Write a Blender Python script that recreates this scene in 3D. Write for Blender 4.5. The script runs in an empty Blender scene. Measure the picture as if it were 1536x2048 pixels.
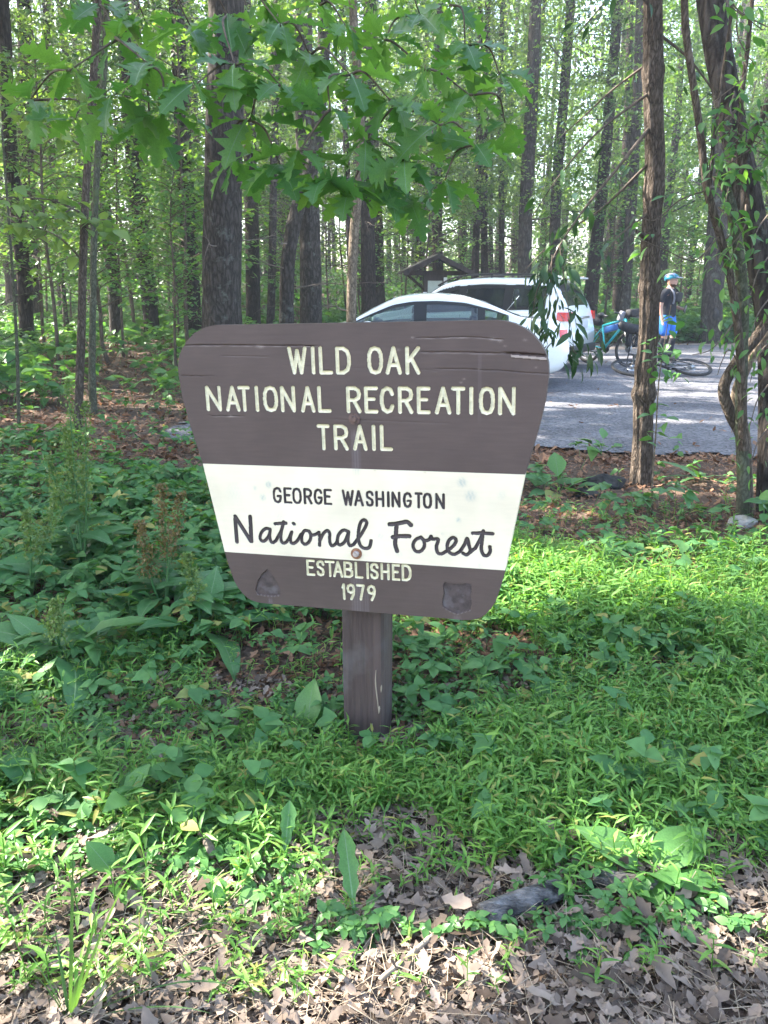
import bpy, bmesh, math, random
import numpy as np
from mathutils import Vector, Matrix, noise as mnoise

# ------------------------------------------------------------------ camera, sky, sun, exposure
SC = bpy.context.scene
COL = SC.collection
rad = math.radians
PITCH = rad(15.70); FPX = 1580.0; CAMZ = 1.5
cam_d = bpy.data.cameras.new('camera'); cam = bpy.data.objects.new('camera', cam_d); COL.objects.link(cam)
cam.location = (0, 0, CAMZ); cam.rotation_euler = (rad(90) - PITCH, 0, 0)
cam_d.sensor_fit = 'VERTICAL'; cam_d.sensor_height = 24.0; cam_d.lens = 24.0 * FPX / 2048.0
cam_d.clip_start = 0.05; cam_d.clip_end = 1000
SC.camera = cam

SUN_EL = rad(40); SUN_H = Vector((-0.92, 0.39, 0)).normalized()
SUN_DIR = Vector((SUN_H.x * math.cos(SUN_EL), SUN_H.y * math.cos(SUN_EL), math.sin(SUN_EL)))
world = bpy.data.worlds.new('World'); SC.world = world; world.use_nodes = True
wn = world.node_tree.nodes; wl = world.node_tree.links
sky_n = wn.new('ShaderNodeTexSky'); sky_n.sky_type = 'NISHITA'; sky_n.sun_disc = False
sky_n.sun_elevation = SUN_EL; sky_n.sun_rotation = math.atan2(SUN_H.x, SUN_H.y)
sky_n.air_density = 1.0; sky_n.dust_density = 2.2; sky_n.ozone_density = 1.0
wl.new(sky_n.outputs[0], wn['Background'].inputs[0]); wn['Background'].inputs[1].default_value = 0.115
sun_d = bpy.data.lights.new('sun', 'SUN'); sun = bpy.data.objects.new('sun', sun_d); COL.objects.link(sun)
sun_d.energy = 5.0; sun_d.angle = rad(0.53); sun_d.color = (1.0, 0.93, 0.82)
sun.rotation_euler = SUN_DIR.to_track_quat('Z', 'Y').to_euler(); sun.location = (-20, 8, 30)

SC.view_settings.view_transform = 'Standard'; SC.view_settings.look = 'None'
SC.view_settings.gamma = 1.0; SC.view_settings.exposure = 3.12
SC.render.engine = 'CYCLES'
cy = SC.cycles
cy.use_denoising = True
try: cy.denoiser = 'OPENIMAGEDENOISE'
except Exception: pass
cy.max_bounces = 7; cy.diffuse_bounces = 4; cy.glossy_bounces = 3; cy.transmission_bounces = 4; cy.transparent_max_bounces = 6
cy.sample_clamp_indirect = 6.0; cy.caustics_reflective = False; cy.caustics_refractive = False

# ------------------------------------------------------------------ projection helpers (where a thing stands)
cp, sp = math.cos(PITCH), math.sin(PITCH)
CAMP = np.array([0, 0, CAMZ]); RV = np.array([1., 0, 0]); FV = np.array([0, cp, -sp]); UV = np.array([0, sp, cp])
def ray(px, py): return RV * (px - 768) / FPX + FV + UV * (1024 - py) / FPX
def at(px, py, Y):
    d = ray(px, py); return CAMP + d * (Y / d[1])
def proj(P):
    d = np.asarray(P, float) - CAMP; z = d @ FV
    return 768 + FPX * (d @ RV) / z, 1024 - FPX * (d @ UV) / z
def sstep(a, b, x):
    t = np.clip((np.asarray(x, float) - a) / (b - a), 0, 1); return t * t * (3 - 2 * t)
def gz_arr(x, y):
    x = np.asarray(x, float); y = np.asarray(y, float)
    left = 1 - sstep(-5.0, -1.5, x)
    start = 9.0 * left + 22.0 * (1 - left)
    d = np.maximum(0, y - start)
    z = 0.042 * d * d / (d + 3.0)
    n = (np.sin(x * 1.3 + 1.1 * y) * np.cos(1.7 * y - .6 * x) * .022 + np.sin(x * 3.1 - y * 2.3) * np.cos(2.9 * x + 1.9 * y) * .011
         + np.sin(.45 * x + .3 * y + 1.) * .04)
    road = road_w(x, y)
    near = sstep(0, 1.2, np.hypot(x + .08, y - 2.42))
    return z + n * (1 - road) * (.35 + .65 * near) - .085 * np.exp(-(x / 1.3) ** 2 - ((y - 2.6) / .75) ** 2)
def road_w(x, y):
    x = np.asarray(x, float); y = np.asarray(y, float)
    near_edge = 7.55 + .12 * np.sin(x * 1.7) + .07 * np.sin(x * 4.3 + 1) + .05 * np.sin(x * 9.1) - .14 * (x - 2.2)
    far_edge = 22.3 + .2 * np.sin(x * .9) + .012 * x
    left_edge = -2.6 + .35 * np.sin(y * .8)
    w = sstep(-.25, .25, y - near_edge) * (1 - sstep(-.4, .4, y - far_edge)) * sstep(-.3, .3, x - left_edge)
    return w
def gz(x, y): return float(gz_arr(x, y))
def G(px, py):
    d = ray(px, py); t = -CAMZ / d[2]; P = CAMP + d * t
    for _ in range(4):
        t = (gz(P[0], P[1]) - CAMZ) / d[2]; P = CAMP + d * t
    return P
def base_at(px, Y):
    z = 0.0
    for _ in range(4):
        X = (px - 768) / FPX * (Y * cp + (CAMZ - z) * sp); z = gz(X, Y)
    return np.array([X, Y, z])

# ------------------------------------------------------------------ materials
MATS = {}
def newmat(name):
    m = bpy.data.materials.new(name); m.use_nodes = True; MATS[name] = m
    return m, m.node_tree.nodes, m.node_tree.links, m.node_tree.nodes['Principled BSDF']
def setp(b, **k):
    for a, v in k.items():
        key = {'rough': 'Roughness', 'metal': 'Metallic', 'spec': 'Specular IOR Level', 'coat': 'Coat Weight', 'coatr': 'Coat Roughness', 'sheen': 'Sheen Weight'}[a]
        b.inputs[key].default_value = v
def c4(c): return (c[0], c[1], c[2], 1)
def pm(name, c1, c2=None, scale=8, rough=.7, bump=0, bscale=None, stretch=(1, 1, 1), spec=.3, detail=6, metal=0, coat=0, lo=.35, hi=.65, c3=None, s3=1.5, bdist=.01):
    m, n, l, b = newmat(name)
    setp(b, rough=rough, spec=spec, metal=metal, coat=coat)
    if c2 is None:
        b.inputs['Base Color'].default_value = c4(c1)
    tc = n.new('ShaderNodeTexCoord'); mp = n.new('ShaderNodeMapping'); mp.inputs['Scale'].default_value = stretch
    l.new(tc.outputs['Object'], mp.inputs[0])
    if c2 is not None:
        t = n.new('ShaderNodeTexNoise'); t.inputs['Scale'].default_value = scale; t.inputs['Detail'].default_value = detail; t.inputs['Roughness'].default_value = .62
        l.new(mp.outputs[0], t.inputs[0])
        r = n.new('ShaderNodeValToRGB'); r.color_ramp.elements[0].position = lo; r.color_ramp.elements[1].position = hi
        r.color_ramp.elements[0].color = c4(c1); r.color_ramp.elements[1].color = c4(c2)
        l.new(t.outputs[0], r.inputs[0]); out = r.outputs[0]
        if c3 is not None:
            t3 = n.new('ShaderNodeTexNoise'); t3.inputs['Scale'].default_value = s3; t3.inputs['Detail'].default_value = 4
            l.new(tc.outputs['Object'], t3.inputs[0])
            r3 = n.new('ShaderNodeValToRGB'); r3.color_ramp.elements[0].position = .5; r3.color_ramp.elements[1].position = .68
            l.new(t3.outputs[0], r3.inputs[0])
            mx = n.new('ShaderNodeMix'); mx.data_type = 'RGBA'
            l.new(r3.outputs[0], mx.inputs[0]); l.new(out, mx.inputs[6]); mx.inputs[7].default_value = c4(c3); out = mx.outputs[2]
        l.new(out, b.inputs['Base Color'])
    if bump:
        tb = n.new('ShaderNodeTexNoise'); tb.inputs['Scale'].default_value = bscale or scale * 3; tb.inputs['Detail'].default_value = 5
        l.new(mp.outputs[0], tb.inputs[0]); bp = n.new('ShaderNodeBump'); bp.inputs['Strength'].default_value = bump; bp.inputs['Distance'].default_value = bdist
        l.new(tb.outputs[0], bp.inputs['Height']); l.new(bp.outputs[0], b.inputs['Normal'])
    return m
def leafmat(name, c, c2, trans=.4, rough=.42, spec=.35, odd=None, tcol=None):
    """per-leaf colour between c and c2, light passing through the blade"""
    m, n, l, b = newmat(name); setp(b, rough=rough, spec=spec)
    g = n.new('ShaderNodeNewGeometry'); oi = n.new('ShaderNodeObjectInfo')
    ad = n.new('ShaderNodeMath'); ad.operation = 'ADD'; l.new(g.outputs['Random Per Island'], ad.inputs[0]); l.new(oi.outputs['Random'], ad.inputs[1])
    fr = n.new('ShaderNodeMath'); fr.operation = 'FRACT'; l.new(ad.outputs[0], fr.inputs[0])
    r = n.new('ShaderNodeValToRGB'); r.color_ramp.elements[0].color = c4(c); r.color_ramp.elements[1].color = c4(c2)
    if odd:
        r.color_ramp.elements[1].position = .93; e_ = r.color_ramp.elements.new(.955); e_.color = c4(odd)
    l.new(fr.outputs[0], r.inputs[0])
    tc = n.new('ShaderNodeTexCoord'); nt = n.new('ShaderNodeTexNoise'); nt.inputs['Scale'].default_value = 35; nt.inputs['Detail'].default_value = 3
    l.new(tc.outputs['Object'], nt.inputs[0])
    mx = n.new('ShaderNodeMix'); mx.data_type = 'RGBA'; mx.blend_type = 'MULTIPLY'; mx.inputs[0].default_value = .5
    l.new(r.outputs[0], mx.inputs[6]); l.new(nt.outputs[0], mx.inputs[7])
    gm = n.new('ShaderNodeMix'); gm.data_type = 'RGBA'; gm.blend_type = 'MULTIPLY'; gm.inputs[0].default_value = 1; gm.inputs[7].default_value = (1.3, 1.3, 1.3, 1)
    l.new(mx.outputs[2], gm.inputs[6]); l.new(gm.outputs[2], b.inputs['Base Color'])
    tr = n.new('ShaderNodeBsdfTranslucent')
    tm = n.new('ShaderNodeMix'); tm.data_type = 'RGBA'; tm.blend_type = 'MULTIPLY'; tm.inputs[0].default_value = 1
    tm.inputs[7].default_value = c4(tcol or (1.5, 1.5, .50)); l.new(gm.outputs[2], tm.inputs[6]); l.new(tm.outputs[2], tr.inputs[0])
    ms = n.new('ShaderNodeMixShader'); ms.inputs[0].default_value = trans
    l.new(b.outputs[0], ms.inputs[1]); l.new(tr.outputs[0], ms.inputs[2]); l.new(ms.outputs[0], n['Material Output'].inputs[0])
    return m
def bark(name, c1, c2, moss=None, sc=16, st=.30, bump=1., warp=.10):
    """bark in plates: dark fissures along the grain between ragged lighter plates"""
    m, n, l, b = newmat(name); setp(b, rough=.93, spec=.1)
    tc = n.new('ShaderNodeTexCoord'); mp = n.new('ShaderNodeMapping'); mp.inputs['Scale'].default_value = (1, 1, st); l.new(tc.outputs['Object'], mp.inputs[0])
    nz = n.new('ShaderNodeTexNoise'); nz.inputs['Scale'].default_value = sc * .9; nz.inputs['Detail'].default_value = 4; l.new(mp.outputs[0], nz.inputs[0])
    sc_ = n.new('ShaderNodeVectorMath'); sc_.operation = 'MULTIPLY_ADD'; l.new(nz.outputs['Color'], sc_.inputs[0]); sc_.inputs[1].default_value = (warp, warp, warp); l.new(mp.outputs[0], sc_.inputs[2])
    vo = n.new('ShaderNodeTexVoronoi'); vo.feature = 'DISTANCE_TO_EDGE'; vo.inputs['Scale'].default_value = sc; l.new(sc_.outputs[0], vo.inputs[0])
    r = n.new('ShaderNodeValToRGB'); r.color_ramp.elements[0].position = .02; r.color_ramp.elements[1].position = .30; l.new(vo.outputs[0], r.inputs[0])
    n2 = n.new('ShaderNodeTexNoise'); n2.inputs['Scale'].default_value = sc * 4; n2.inputs['Detail'].default_value = 6; n2.inputs['Roughness'].default_value = .7; l.new(mp.outputs[0], n2.inputs[0])
    ml = n.new('ShaderNodeMath'); ml.operation = 'MULTIPLY_ADD'; l.new(r.outputs[0], ml.inputs[0]); ml.inputs[1].default_value = .62
    sb = n.new('ShaderNodeMath'); sb.operation = 'MULTIPLY_ADD'; l.new(n2.outputs[0], sb.inputs[0]); sb.inputs[1].default_value = 1.3; sb.inputs[2].default_value = -.40; l.new(sb.outputs[0], ml.inputs[2])
    mx = n.new('ShaderNodeMix'); mx.data_type = 'RGBA'; l.new(ml.outputs[0], mx.inputs[0]); mx.inputs[6].default_value = c4(c1); mx.inputs[7].default_value = c4(c2); out = mx.outputs[2]
    if moss:
        t3 = n.new('ShaderNodeTexNoise'); t3.inputs['Scale'].default_value = 5; t3.inputs['Detail'].default_value = 8; t3.inputs['Roughness'].default_value = .7; l.new(tc.outputs['Object'], t3.inputs[0])
        r3 = n.new('ShaderNodeValToRGB'); r3.color_ramp.elements[0].position = .56; r3.color_ramp.elements[1].position = .66; l.new(t3.outputs[0], r3.inputs[0])
        m3 = n.new('ShaderNodeMix'); m3.data_type = 'RGBA'; l.new(r3.outputs[0], m3.inputs[0]); l.new(out, m3.inputs[6]); m3.inputs[7].default_value = c4(moss); out = m3.outputs[2]
    l.new(out, b.inputs['Base Color'])
    bp = n.new('ShaderNodeBump'); bp.inputs['Strength'].default_value = bump; bp.inputs['Distance'].default_value = .35 / sc
    l.new(ml.outputs[0], bp.inputs['Height']); l.new(bp.outputs[0], b.inputs['Normal'])
    return m

M = {}
M['bark_dark'] = bark('bark_dark', (.012, .010, .008), (.062, .050, .042), sc=15)
M['bark_grey'] = bark('bark_grey', (.017, .014, .012), (.096, .082, .072), moss=(.125, .132, .112), sc=14)
M['bark_far'] = bark('bark_far', (.018, .014, .012), (.075, .061, .052), sc=12)
M['bark_warm'] = bark('bark_warm', (.026, .019, .014), (.165, .132, .106), sc=32, st=.26)
M['bark_mossy'] = bark('bark_mossy', (.034, .034, .024), (.125, .130, .090), moss=(.09, .115, .05), sc=26, st=.5, bump=.6)
M['bark_pale'] = bark('bark_pale', (.06, .045, .032), (.27, .215, .16), sc=22, st=.45, bump=.6)
M['midrib'] = pm('midrib', (.13, .23, .10), (.17, .28, .12), scale=30, rough=.5)
M['shaded_leaf'] = leafmat('shaded_leaf', (.016, .050, .018), (.035, .085, .026), trans=.25, rough=.4)  # leaf green darkened to stand for shade on the boughs before the cars
M['twig'] = pm('twig', (.05, .038, .028), (.13, .10, .075), scale=30, rough=.9, stretch=(1, 1, .3))
M['dead_twig'] = pm('dead_twig', (.09, .07, .058), (.20, .165, .14), scale=20, rough=.95)
M['oak_leaf'] = leafmat('oak_leaf', (.058, .158, .055), (.120, .245, .068), trans=.55, rough=.36, spec=.45)
M['crown_leaf'] = leafmat('crown_leaf', (.060, .145, .042), (.135, .235, .062), trans=.48, rough=.45)
M['crown_leaf_pale'] = leafmat('crown_leaf_pale', (.090, .180, .060), (.180, .270, .088), trans=.5, rough=.45)
M['needle'] = leafmat('needle', (.045, .105, .044), (.105, .170, .066), trans=.35, rough=.5)
M['shrub_leaf'] = leafmat('shrub_leaf', (.060, .165, .058), (.125, .250, .080), trans=.4, rough=.4)
M['weed_leaf'] = leafmat('weed_leaf', (.056, .162, .056), (.122, .255, .084), odd=(.26, .26, .08), trans=.35, rough=.55, spec=.25)
M['stilt_leaf'] = leafmat('stilt_leaf', (.090, .235, .048), (.205, .370, .082), odd=(.30, .30, .09), trans=.42, rough=.45)
M['dock_leaf'] = leafmat('dock_leaf', (.055, .160, .060), (.095, .215, .076), trans=.33, rough=.38)
M['plantain_leaf'] = leafmat('plantain_leaf', (.070, .185, .055), (.110, .245, .072), trans=.36, rough=.36)
M['blade_leaf'] = leafmat('blade_leaf', (.06, .135, .045), (.10, .18, .07), trans=.36, rough=.4)
M['seed_green'] = leafmat('seed_green', (.11, .19, .05), (.16, .23, .07), trans=.3)
M['seed_brown'] = leafmat('seed_brown', (.14, .11, .045), (.20, .14, .06), trans=.25)
M['litter_leaf'] = leafmat('litter_leaf', (.058, .042, .032), (.33, .262, .212), trans=.15, rough=.75, spec=.15, tcol=(1.2, 1, .8))
M['litter_red'] = leafmat('litter_red', (.12, .06, .036), (.32, .19, .12), trans=.15, rough=.75, spec=.15, tcol=(1.2, 1, .8))
M['soil'] = pm('soil', (.045, .032, .024), (.16, .115, .088), scale=22, rough=.95, bump=.8, bscale=50, c3=(.10, .068, .048), s3=.6, spec=.1, bdist=.02)

# gravel of the parking area: stones of several sizes
m, n, l, b = newmat('gravel'); setp(b, rough=.9, spec=.2); M['gravel'] = m
tc = n.new('ShaderNodeTexCoord')
v1 = n.new('ShaderNodeTexVoronoi'); v1.inputs['Scale'].default_value = 42; l.new(tc.outputs['Object'], v1.inputs[0])
nz = n.new('ShaderNodeTexNoise'); nz.inputs['Scale'].default_value = 1.1; nz.inputs['Detail'].default_value = 6; l.new(tc.outputs['Object'], nz.inputs[0])
r1 = n.new('ShaderNodeValToRGB'); r1.color_ramp.elements[0].color = (.080, .081, .090, 1); r1.color_ramp.elements[1].color = (.215, .217, .240, 1)
sepc = n.new('ShaderNodeSeparateColor'); l.new(v1.outputs['Color'], sepc.inputs[0]); l.new(sepc.outputs[0], r1.inputs[0])
r2 = n.new('ShaderNodeValToRGB'); r2.color_ramp.elements[0].position = .35; r2.color_ramp.elements[1].position = .66
r2.color_ramp.elements[0].color = (.62, .6, .6, 1); r2.color_ramp.elements[1].color = (1.1, 1.08, 1.05, 1); l.new(nz.outputs[0], r2.inputs[0])
mm = n.new('ShaderNodeMix'); mm.data_type = 'RGBA'; mm.blend_type = 'MULTIPLY'; mm.inputs[0].default_value = 1
l.new(r1.outputs[0], mm.inputs[6]); l.new(r2.outputs[0], mm.inputs[7]); l.new(mm.outputs[2], b.inputs['Base Color'])
bp = n.new('ShaderNodeBump'); bp.inputs['Strength'].default_value = .7; bp.inputs['Distance'].default_value = .015
l.new(v1.outputs['Distance'], bp.inputs['Height']); l.new(bp.outputs[0], b.inputs['Normal'])

# sign paints with wear carried by the board's own chips, cracks and stains
def signpaint(name, base, dark, worn, stain, rough=.55):
    m, n, l, b = newmat(name); setp(b, rough=rough, spec=.3)
    tc = n.new('ShaderNodeTexCoord'); mp = n.new('ShaderNodeMapping'); mp.inputs['Scale'].default_value = (2.2, 2.2, 22)
    l.new(tc.outputs['Object'], mp.inputs[0])
    t = n.new('ShaderNodeTexNoise'); t.inputs['Scale'].default_value = 5; t.inputs['Detail'].default_value = 8; l.new(mp.outputs[0], t.inputs[0])
    r = n.new('ShaderNodeValToRGB'); r.color_ramp.elements[0].position = .3; r.color_ramp.elements[1].position = .7
    r.color_ramp.elements[0].color = c4(dark); r.color_ramp.elements[1].color = c4(base); l.new(t.outputs[0], r.inputs[0])
    t2 = n.new('ShaderNodeTexNoise'); t2.inputs['Scale'].default_value = 4.5; t2.inputs['Detail'].default_value = 6; l.new(tc.outputs['Object'], t2.inputs[0])
    m2 = n.new('ShaderNodeMix'); m2.data_type = 'RGBA'; m2.blend_type = 'MULTIPLY'; m2.inputs[0].default_value = .35
    r4 = n.new('ShaderNodeValToRGB'); r4.color_ramp.elements[0].position = .35; r4.color_ramp.elements[0].color = (.62, .6, .6, 1); r4.color_ramp.elements[1].position = .6
    l.new(t2.outputs[0], r4.inputs[0]); l.new(r.outputs[0], m2.inputs[6]); l.new(r4.outputs[0], m2.inputs[7])
    cur = m2.outputs[2]
    for an, col in (('stain', stain), ('wear', worn)):
        a = n.new('ShaderNodeAttribute'); a.attribute_name = an
        x = n.new('ShaderNodeMix'); x.data_type = 'RGBA'; l.new(a.outputs['Fac'], x.inputs[0]); l.new(cur, x.inputs[6]); x.inputs[7].default_value = c4(col); cur = x.outputs[2]
    l.new(cur, b.inputs['Base Color'])
    bp = n.new('ShaderNodeBump'); bp.inputs['Strength'].default_value = .10; bp.inputs['Distance'].default_value = .003
    l.new(t.outputs[0], bp.inputs['Height']); l.new(bp.outputs[0], b.inputs['Normal'])
    return m
M['sign_brown'] = signpaint('sign_brown', (.100, .071, .061), (.087, .061, .053), (.36, .29, .25), (.20, .17, .175))
M['sign_cream'] = signpaint('sign_cream', (.83, .725, .54), (.79, .69, .51), (.45, .36, .2), (.36, .40, .36))
M['badge_bed'] = pm('badge_bed', (.052, .038, .036), (.092, .068, .064), scale=40, rough=.6, c3=(.12, .10, .10), s3=30)
M['letter_cream'] = pm('letter_cream', (.58, .52, .34), (.76, .70, .50), scale=60, rough=.6)
M['letter_brown'] = pm('letter_brown', (.055, .042, .040), (.085, .066, .063), scale=60, rough=.6)
M['post_brown'] = pm('post_brown', (.044, .030, .026), (.092, .065, .057), scale=40, rough=.8, bump=.5, stretch=(1, 1, .045), c3=(.115, .098, .092), s3=6, lo=.3, hi=.62)
M['bare_wood'] = pm('bare_wood', (.20, .16, .115), (.34, .28, .21), scale=30, rough=.85, stretch=(1, 1, .15))
M['rust'] = pm('rust', (.16, .055, .022), (.36, .19, .11), scale=60, rough=.8, bump=.4)
M['bolt_steel'] = pm('bolt_steel', (.32, .26, .24), (.62, .55, .5), scale=50, rough=.5, metal=.4)
M['bolt_brown'] = pm('bolt_brown', (.07, .045, .04), (.16, .10, .08), scale=60, rough=.6)
M['car_white'] = pm('car_white', (.80, .82, .83), (.84, .85, .85), scale=2, rough=.22, coat=.8, spec=.5)
M['car_black'] = pm('car_black', (.018, .018, .02), rough=.45)
M['tyre'] = pm('tyre', (.018, .018, .019), (.035, .034, .033), scale=30, rough=.85)
M['rim'] = pm('rim', (.5, .5, .52), rough=.3, metal=.9)
M['seat_grey'] = pm('seat_grey', (.06, .06, .062), (.09, .09, .09), scale=40, rough=.9)
M['seat_light'] = pm('seat_light', (.26, .30, .28), (.32, .36, .34), scale=40, rough=.9)
M['tail_red'] = pm('tail_red', (.55, .016, .014), (.68, .03, .02), scale=20, rough=.15, coat=.6, spec=.6)
M['plate'] = pm('plate', (.55, .56, .58), rough=.4)
m, n, l, b = newmat('car_glass'); M['car_glass'] = m
tr = n.new('ShaderNodeBsdfTransparent'); tr.inputs[0].default_value = (.42, .52, .50, 1)
gl = n.new('ShaderNodeBsdfGlossy'); gl.inputs['Roughness'].default_value = .02
fr = n.new('ShaderNodeFresnel'); fr.inputs[0].default_value = 1.75; mx = n.new('ShaderNodeMixShader')
l.new(fr.outputs[0], mx.inputs[0]); l.new(tr.outputs[0], mx.inputs[1]); l.new(gl.outputs[0], mx.inputs[2]); l.new(mx.outputs[0], n['Material Output'].inputs[0])
M['car_glass_dark'] = pm('car_glass_dark', (.02, .023, .025), rough=.04, spec=.9)
M['bike_black'] = pm('bike_black', (.02, .02, .022), rough=.35, spec=.5)
M['bike_metal'] = pm('bike_metal', (.35, .36, .38), rough=.3, metal=.9)
M['bike_teal'] = pm('bike_teal', (.03, .46, .50), rough=.28, coat=.5)
M['bike_blue'] = pm('bike_blue', (.03, .12, .36), rough=.3, coat=.5)
M['bag_black'] = pm('bag_black', (.014, .014, .016), (.035, .035, .038), scale=18, rough=.8, bump=.4)
M['bag_grey'] = pm('bag_grey', (.16, .16, .19), (.24, .24, .27), scale=18, rough=.7, bump=.4)
M['skin'] = pm('skin', (.42, .24, .18), (.50, .30, .23), scale=20, rough=.55)
M['shirt_black'] = pm('shirt_black', (.012, .013, .018), (.026, .027, .034), scale=14, rough=.9, bump=.6, bscale=10)
M['shorts_blue'] = pm('shorts_blue', (.02, .13, .50), (.035, .19, .62), scale=9, rough=.8, bump=.8, bscale=9)
M['helmet_teal'] = pm('helmet_teal', (.015, .12, .18), (.02, .17, .24), scale=8, rough=.35)
M['helmet_grey'] = pm('helmet_grey', (.26, .28, .40), rough=.4)
M['beard'] = pm('beard', (.055, .026, .016), (.10, .05, .03), scale=60, rough=.95)
M['eye'] = pm('eye', (.03, .02, .02), rough=.3)
M['kiosk_wood'] = pm('kiosk_wood', (.028, .020, .017), (.06, .045, .038), scale=9, rough=.85, stretch=(1, 1, .2), bump=.3)
M['kiosk_roof'] = pm('kiosk_roof', (.04, .032, .028), (.085, .082, .072), scale=7, rough=.9, bump=.6, c3=(.06, .07, .055), s3=2)
M['notice'] = pm('notice', (.44, .47, .40), (.52, .54, .47), scale=7, rough=.8)
M['paper'] = pm('paper', (.72, .72, .70), (.78, .78, .76), scale=12, rough=.8)
M['log_bark'] = pm('log_bark', (.018, .018, .020), (.22, .215, .215), scale=26, rough=.95, bump=1., stretch=(.35, 1, 1), bdist=.03, lo=.40, hi=.66, c3=(.06, .05, .042), s3=14)
M['rock_dark'] = pm('rock_dark', (.012, .012, .013), (.05, .048, .046), scale=9, rough=.9, bump=.8)
M['rock_pale'] = pm('rock_pale', (.22, .20, .18), (.42, .40, .38), scale=12, rough=.9, bump=.8)
M['dirt'] = pm('dirt', (.16, .125, .10), (.27, .22, .185), scale=7, rough=.95, bump=.5, bscale=40)

# ------------------------------------------------------------------ mesh helpers
def npmesh(name, V, F, mat=None, smooth=False):
    V = np.asarray(V, np.float32); F = np.asarray(F, np.int32)
    me = bpy.data.meshes.new(name); nf, k = F.shape
    me.vertices.add(len(V)); me.vertices.foreach_set('co', V.ravel())
    me.loops.add(nf * k); me.loops.foreach_set('vertex_index', F.ravel())
    me.polygons.add(nf); me.polygons.foreach_set('loop_start', np.arange(0, nf * k, k, dtype=np.int32))
    me.polygons.foreach_set('loop_total', np.full(nf, k, np.int32))
    me.polygons.foreach_set('use_smooth', np.full(nf, smooth))
    me.update(calc_edges=True); me.validate(clean_customdata=False)
    if mat is not None: me.materials.append(M[mat] if isinstance(mat, str) else mat)
    return me
def link(name, me, parent=None):
    o = bpy.data.objects.new(name, me); COL.objects.link(o)
    if parent is not None: o.parent = parent
    return o
def nobj(name, V, F, mat, parent=None, smooth=False): return link(name, npmesh(name, V, F, mat, smooth), parent)
def tag(o, label=None, cat=None, group=None, kind=None):
    if label: o['label'] = label
    if cat: o['category'] = cat
    if group: o['group'] = group
    if kind: o['kind'] = kind
    return o
def thing(name, label, cat, loc=(0, 0, 0), group=None, rotz=0):
    o = bpy.data.objects.new(name, None); COL.objects.link(o); o.empty_display_size = .1
    o.location = [float(v) for v in loc]; o.rotation_euler = (0, 0, rotz); return tag(o, label, cat, group)
class MB:
    """collects shapes for one mesh (quads as quads, tris as degenerate-free polygons)"""
    def __init__(s): s.v = []; s.f = []
    def add(s, V, F):
        o = len(s.v); s.v += [tuple(map(float, p)) for p in V]; s.f += [tuple(int(i) + o for i in f) for f in F]; return s
    def box(s, c, d, R=None, bev=0):
        x, y, z = [q / 2 for q in d]
        if bev:
            bm = bmesh.new(); bmesh.ops.create_cube(bm, size=1)
            for v in bm.verts: v.co = Vector((v.co.x * d[0], v.co.y * d[1], v.co.z * d[2]))
            bmesh.ops.bevel(bm, geom=bm.edges[:], offset=bev, segments=2, affect='EDGES', profile=.7)
            bm.verts.index_update(); V = [v.co.copy() for v in bm.verts]; F = [[v.index for v in f.verts] for f in bm.faces]; bm.free()
        else:
            V = [Vector((a * x, b2 * y, c2 * z)) for a in (-1, 1) for b2 in (-1, 1) for c2 in (-1, 1)]
            F = [(0, 1, 3, 2), (4, 6, 7, 5), (0, 4, 5, 1), (2, 3, 7, 6), (0, 2, 6, 4), (1, 5, 7, 3)]
        if R is not None: V = [R @ v for v in V]
        return s.add([(v[0] + c[0], v[1] + c[1], v[2] + c[2]) for v in V], F)
    def tube(s, pts, r, k=8, caps=True, closed=False):
        V, F = tube(pts, r, k, caps, closed); return s.add(V, F)
    def build(s, name, mat, parent=None, smooth=True):
        me = bpy.data.meshes.new(name); me.from_pydata(s.v, [], s.f); me.update()
        if smooth:
            for p in me.polygons: p.use_smooth = True
        me.materials.append(M[mat]); return link(name, me, parent)
def tube(pts, r, k=8, caps=True, closed=False):
    P = np.asarray(pts, float); n = len(P); r = np.broadcast_to(np.asarray(r, float), (n,))
    if closed: T = np.roll(P, -1, 0) - np.roll(P, 1, 0)
    else: T = np.gradient(P, axis=0)
    T /= np.maximum(1e-9, np.linalg.norm(T, axis=1))[:, None]
    ref = np.array([0, 0, 1.]) if abs(T[0][2]) < .9 else np.array([1., 0, 0])
    V = []; u = np.cross(ref, T[0]); u /= np.linalg.norm(u)
    a = np.arange(k) * 2 * np.pi / k
    for i in range(n):
        u = u - T[i] * (u @ T[i]); u /= max(1e-9, np.linalg.norm(u)); w = np.cross(T[i], u)
        V.append(P[i] + r[i] * (np.cos(a)[:, None] * u + np.sin(a)[:, None] * w))
    V = np.concatenate(V); F = []
    for i in range(n if closed else n - 1):
        j = (i + 1) % n
        for q in range(k): F.append((i * k + q, i * k + (q + 1) % k, j * k + (q + 1) % k, j * k + q))
    if caps and not closed:
        V = np.vstack([V, P[0], P[-1]]); c0 = n * k
        for q in range(k):
            F.append((c0, (q + 1) % k, q)); F.append((c0 + 1, (n - 1) * k + q, (n - 1) * k + (q + 1) % k))
    return V, F
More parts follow.
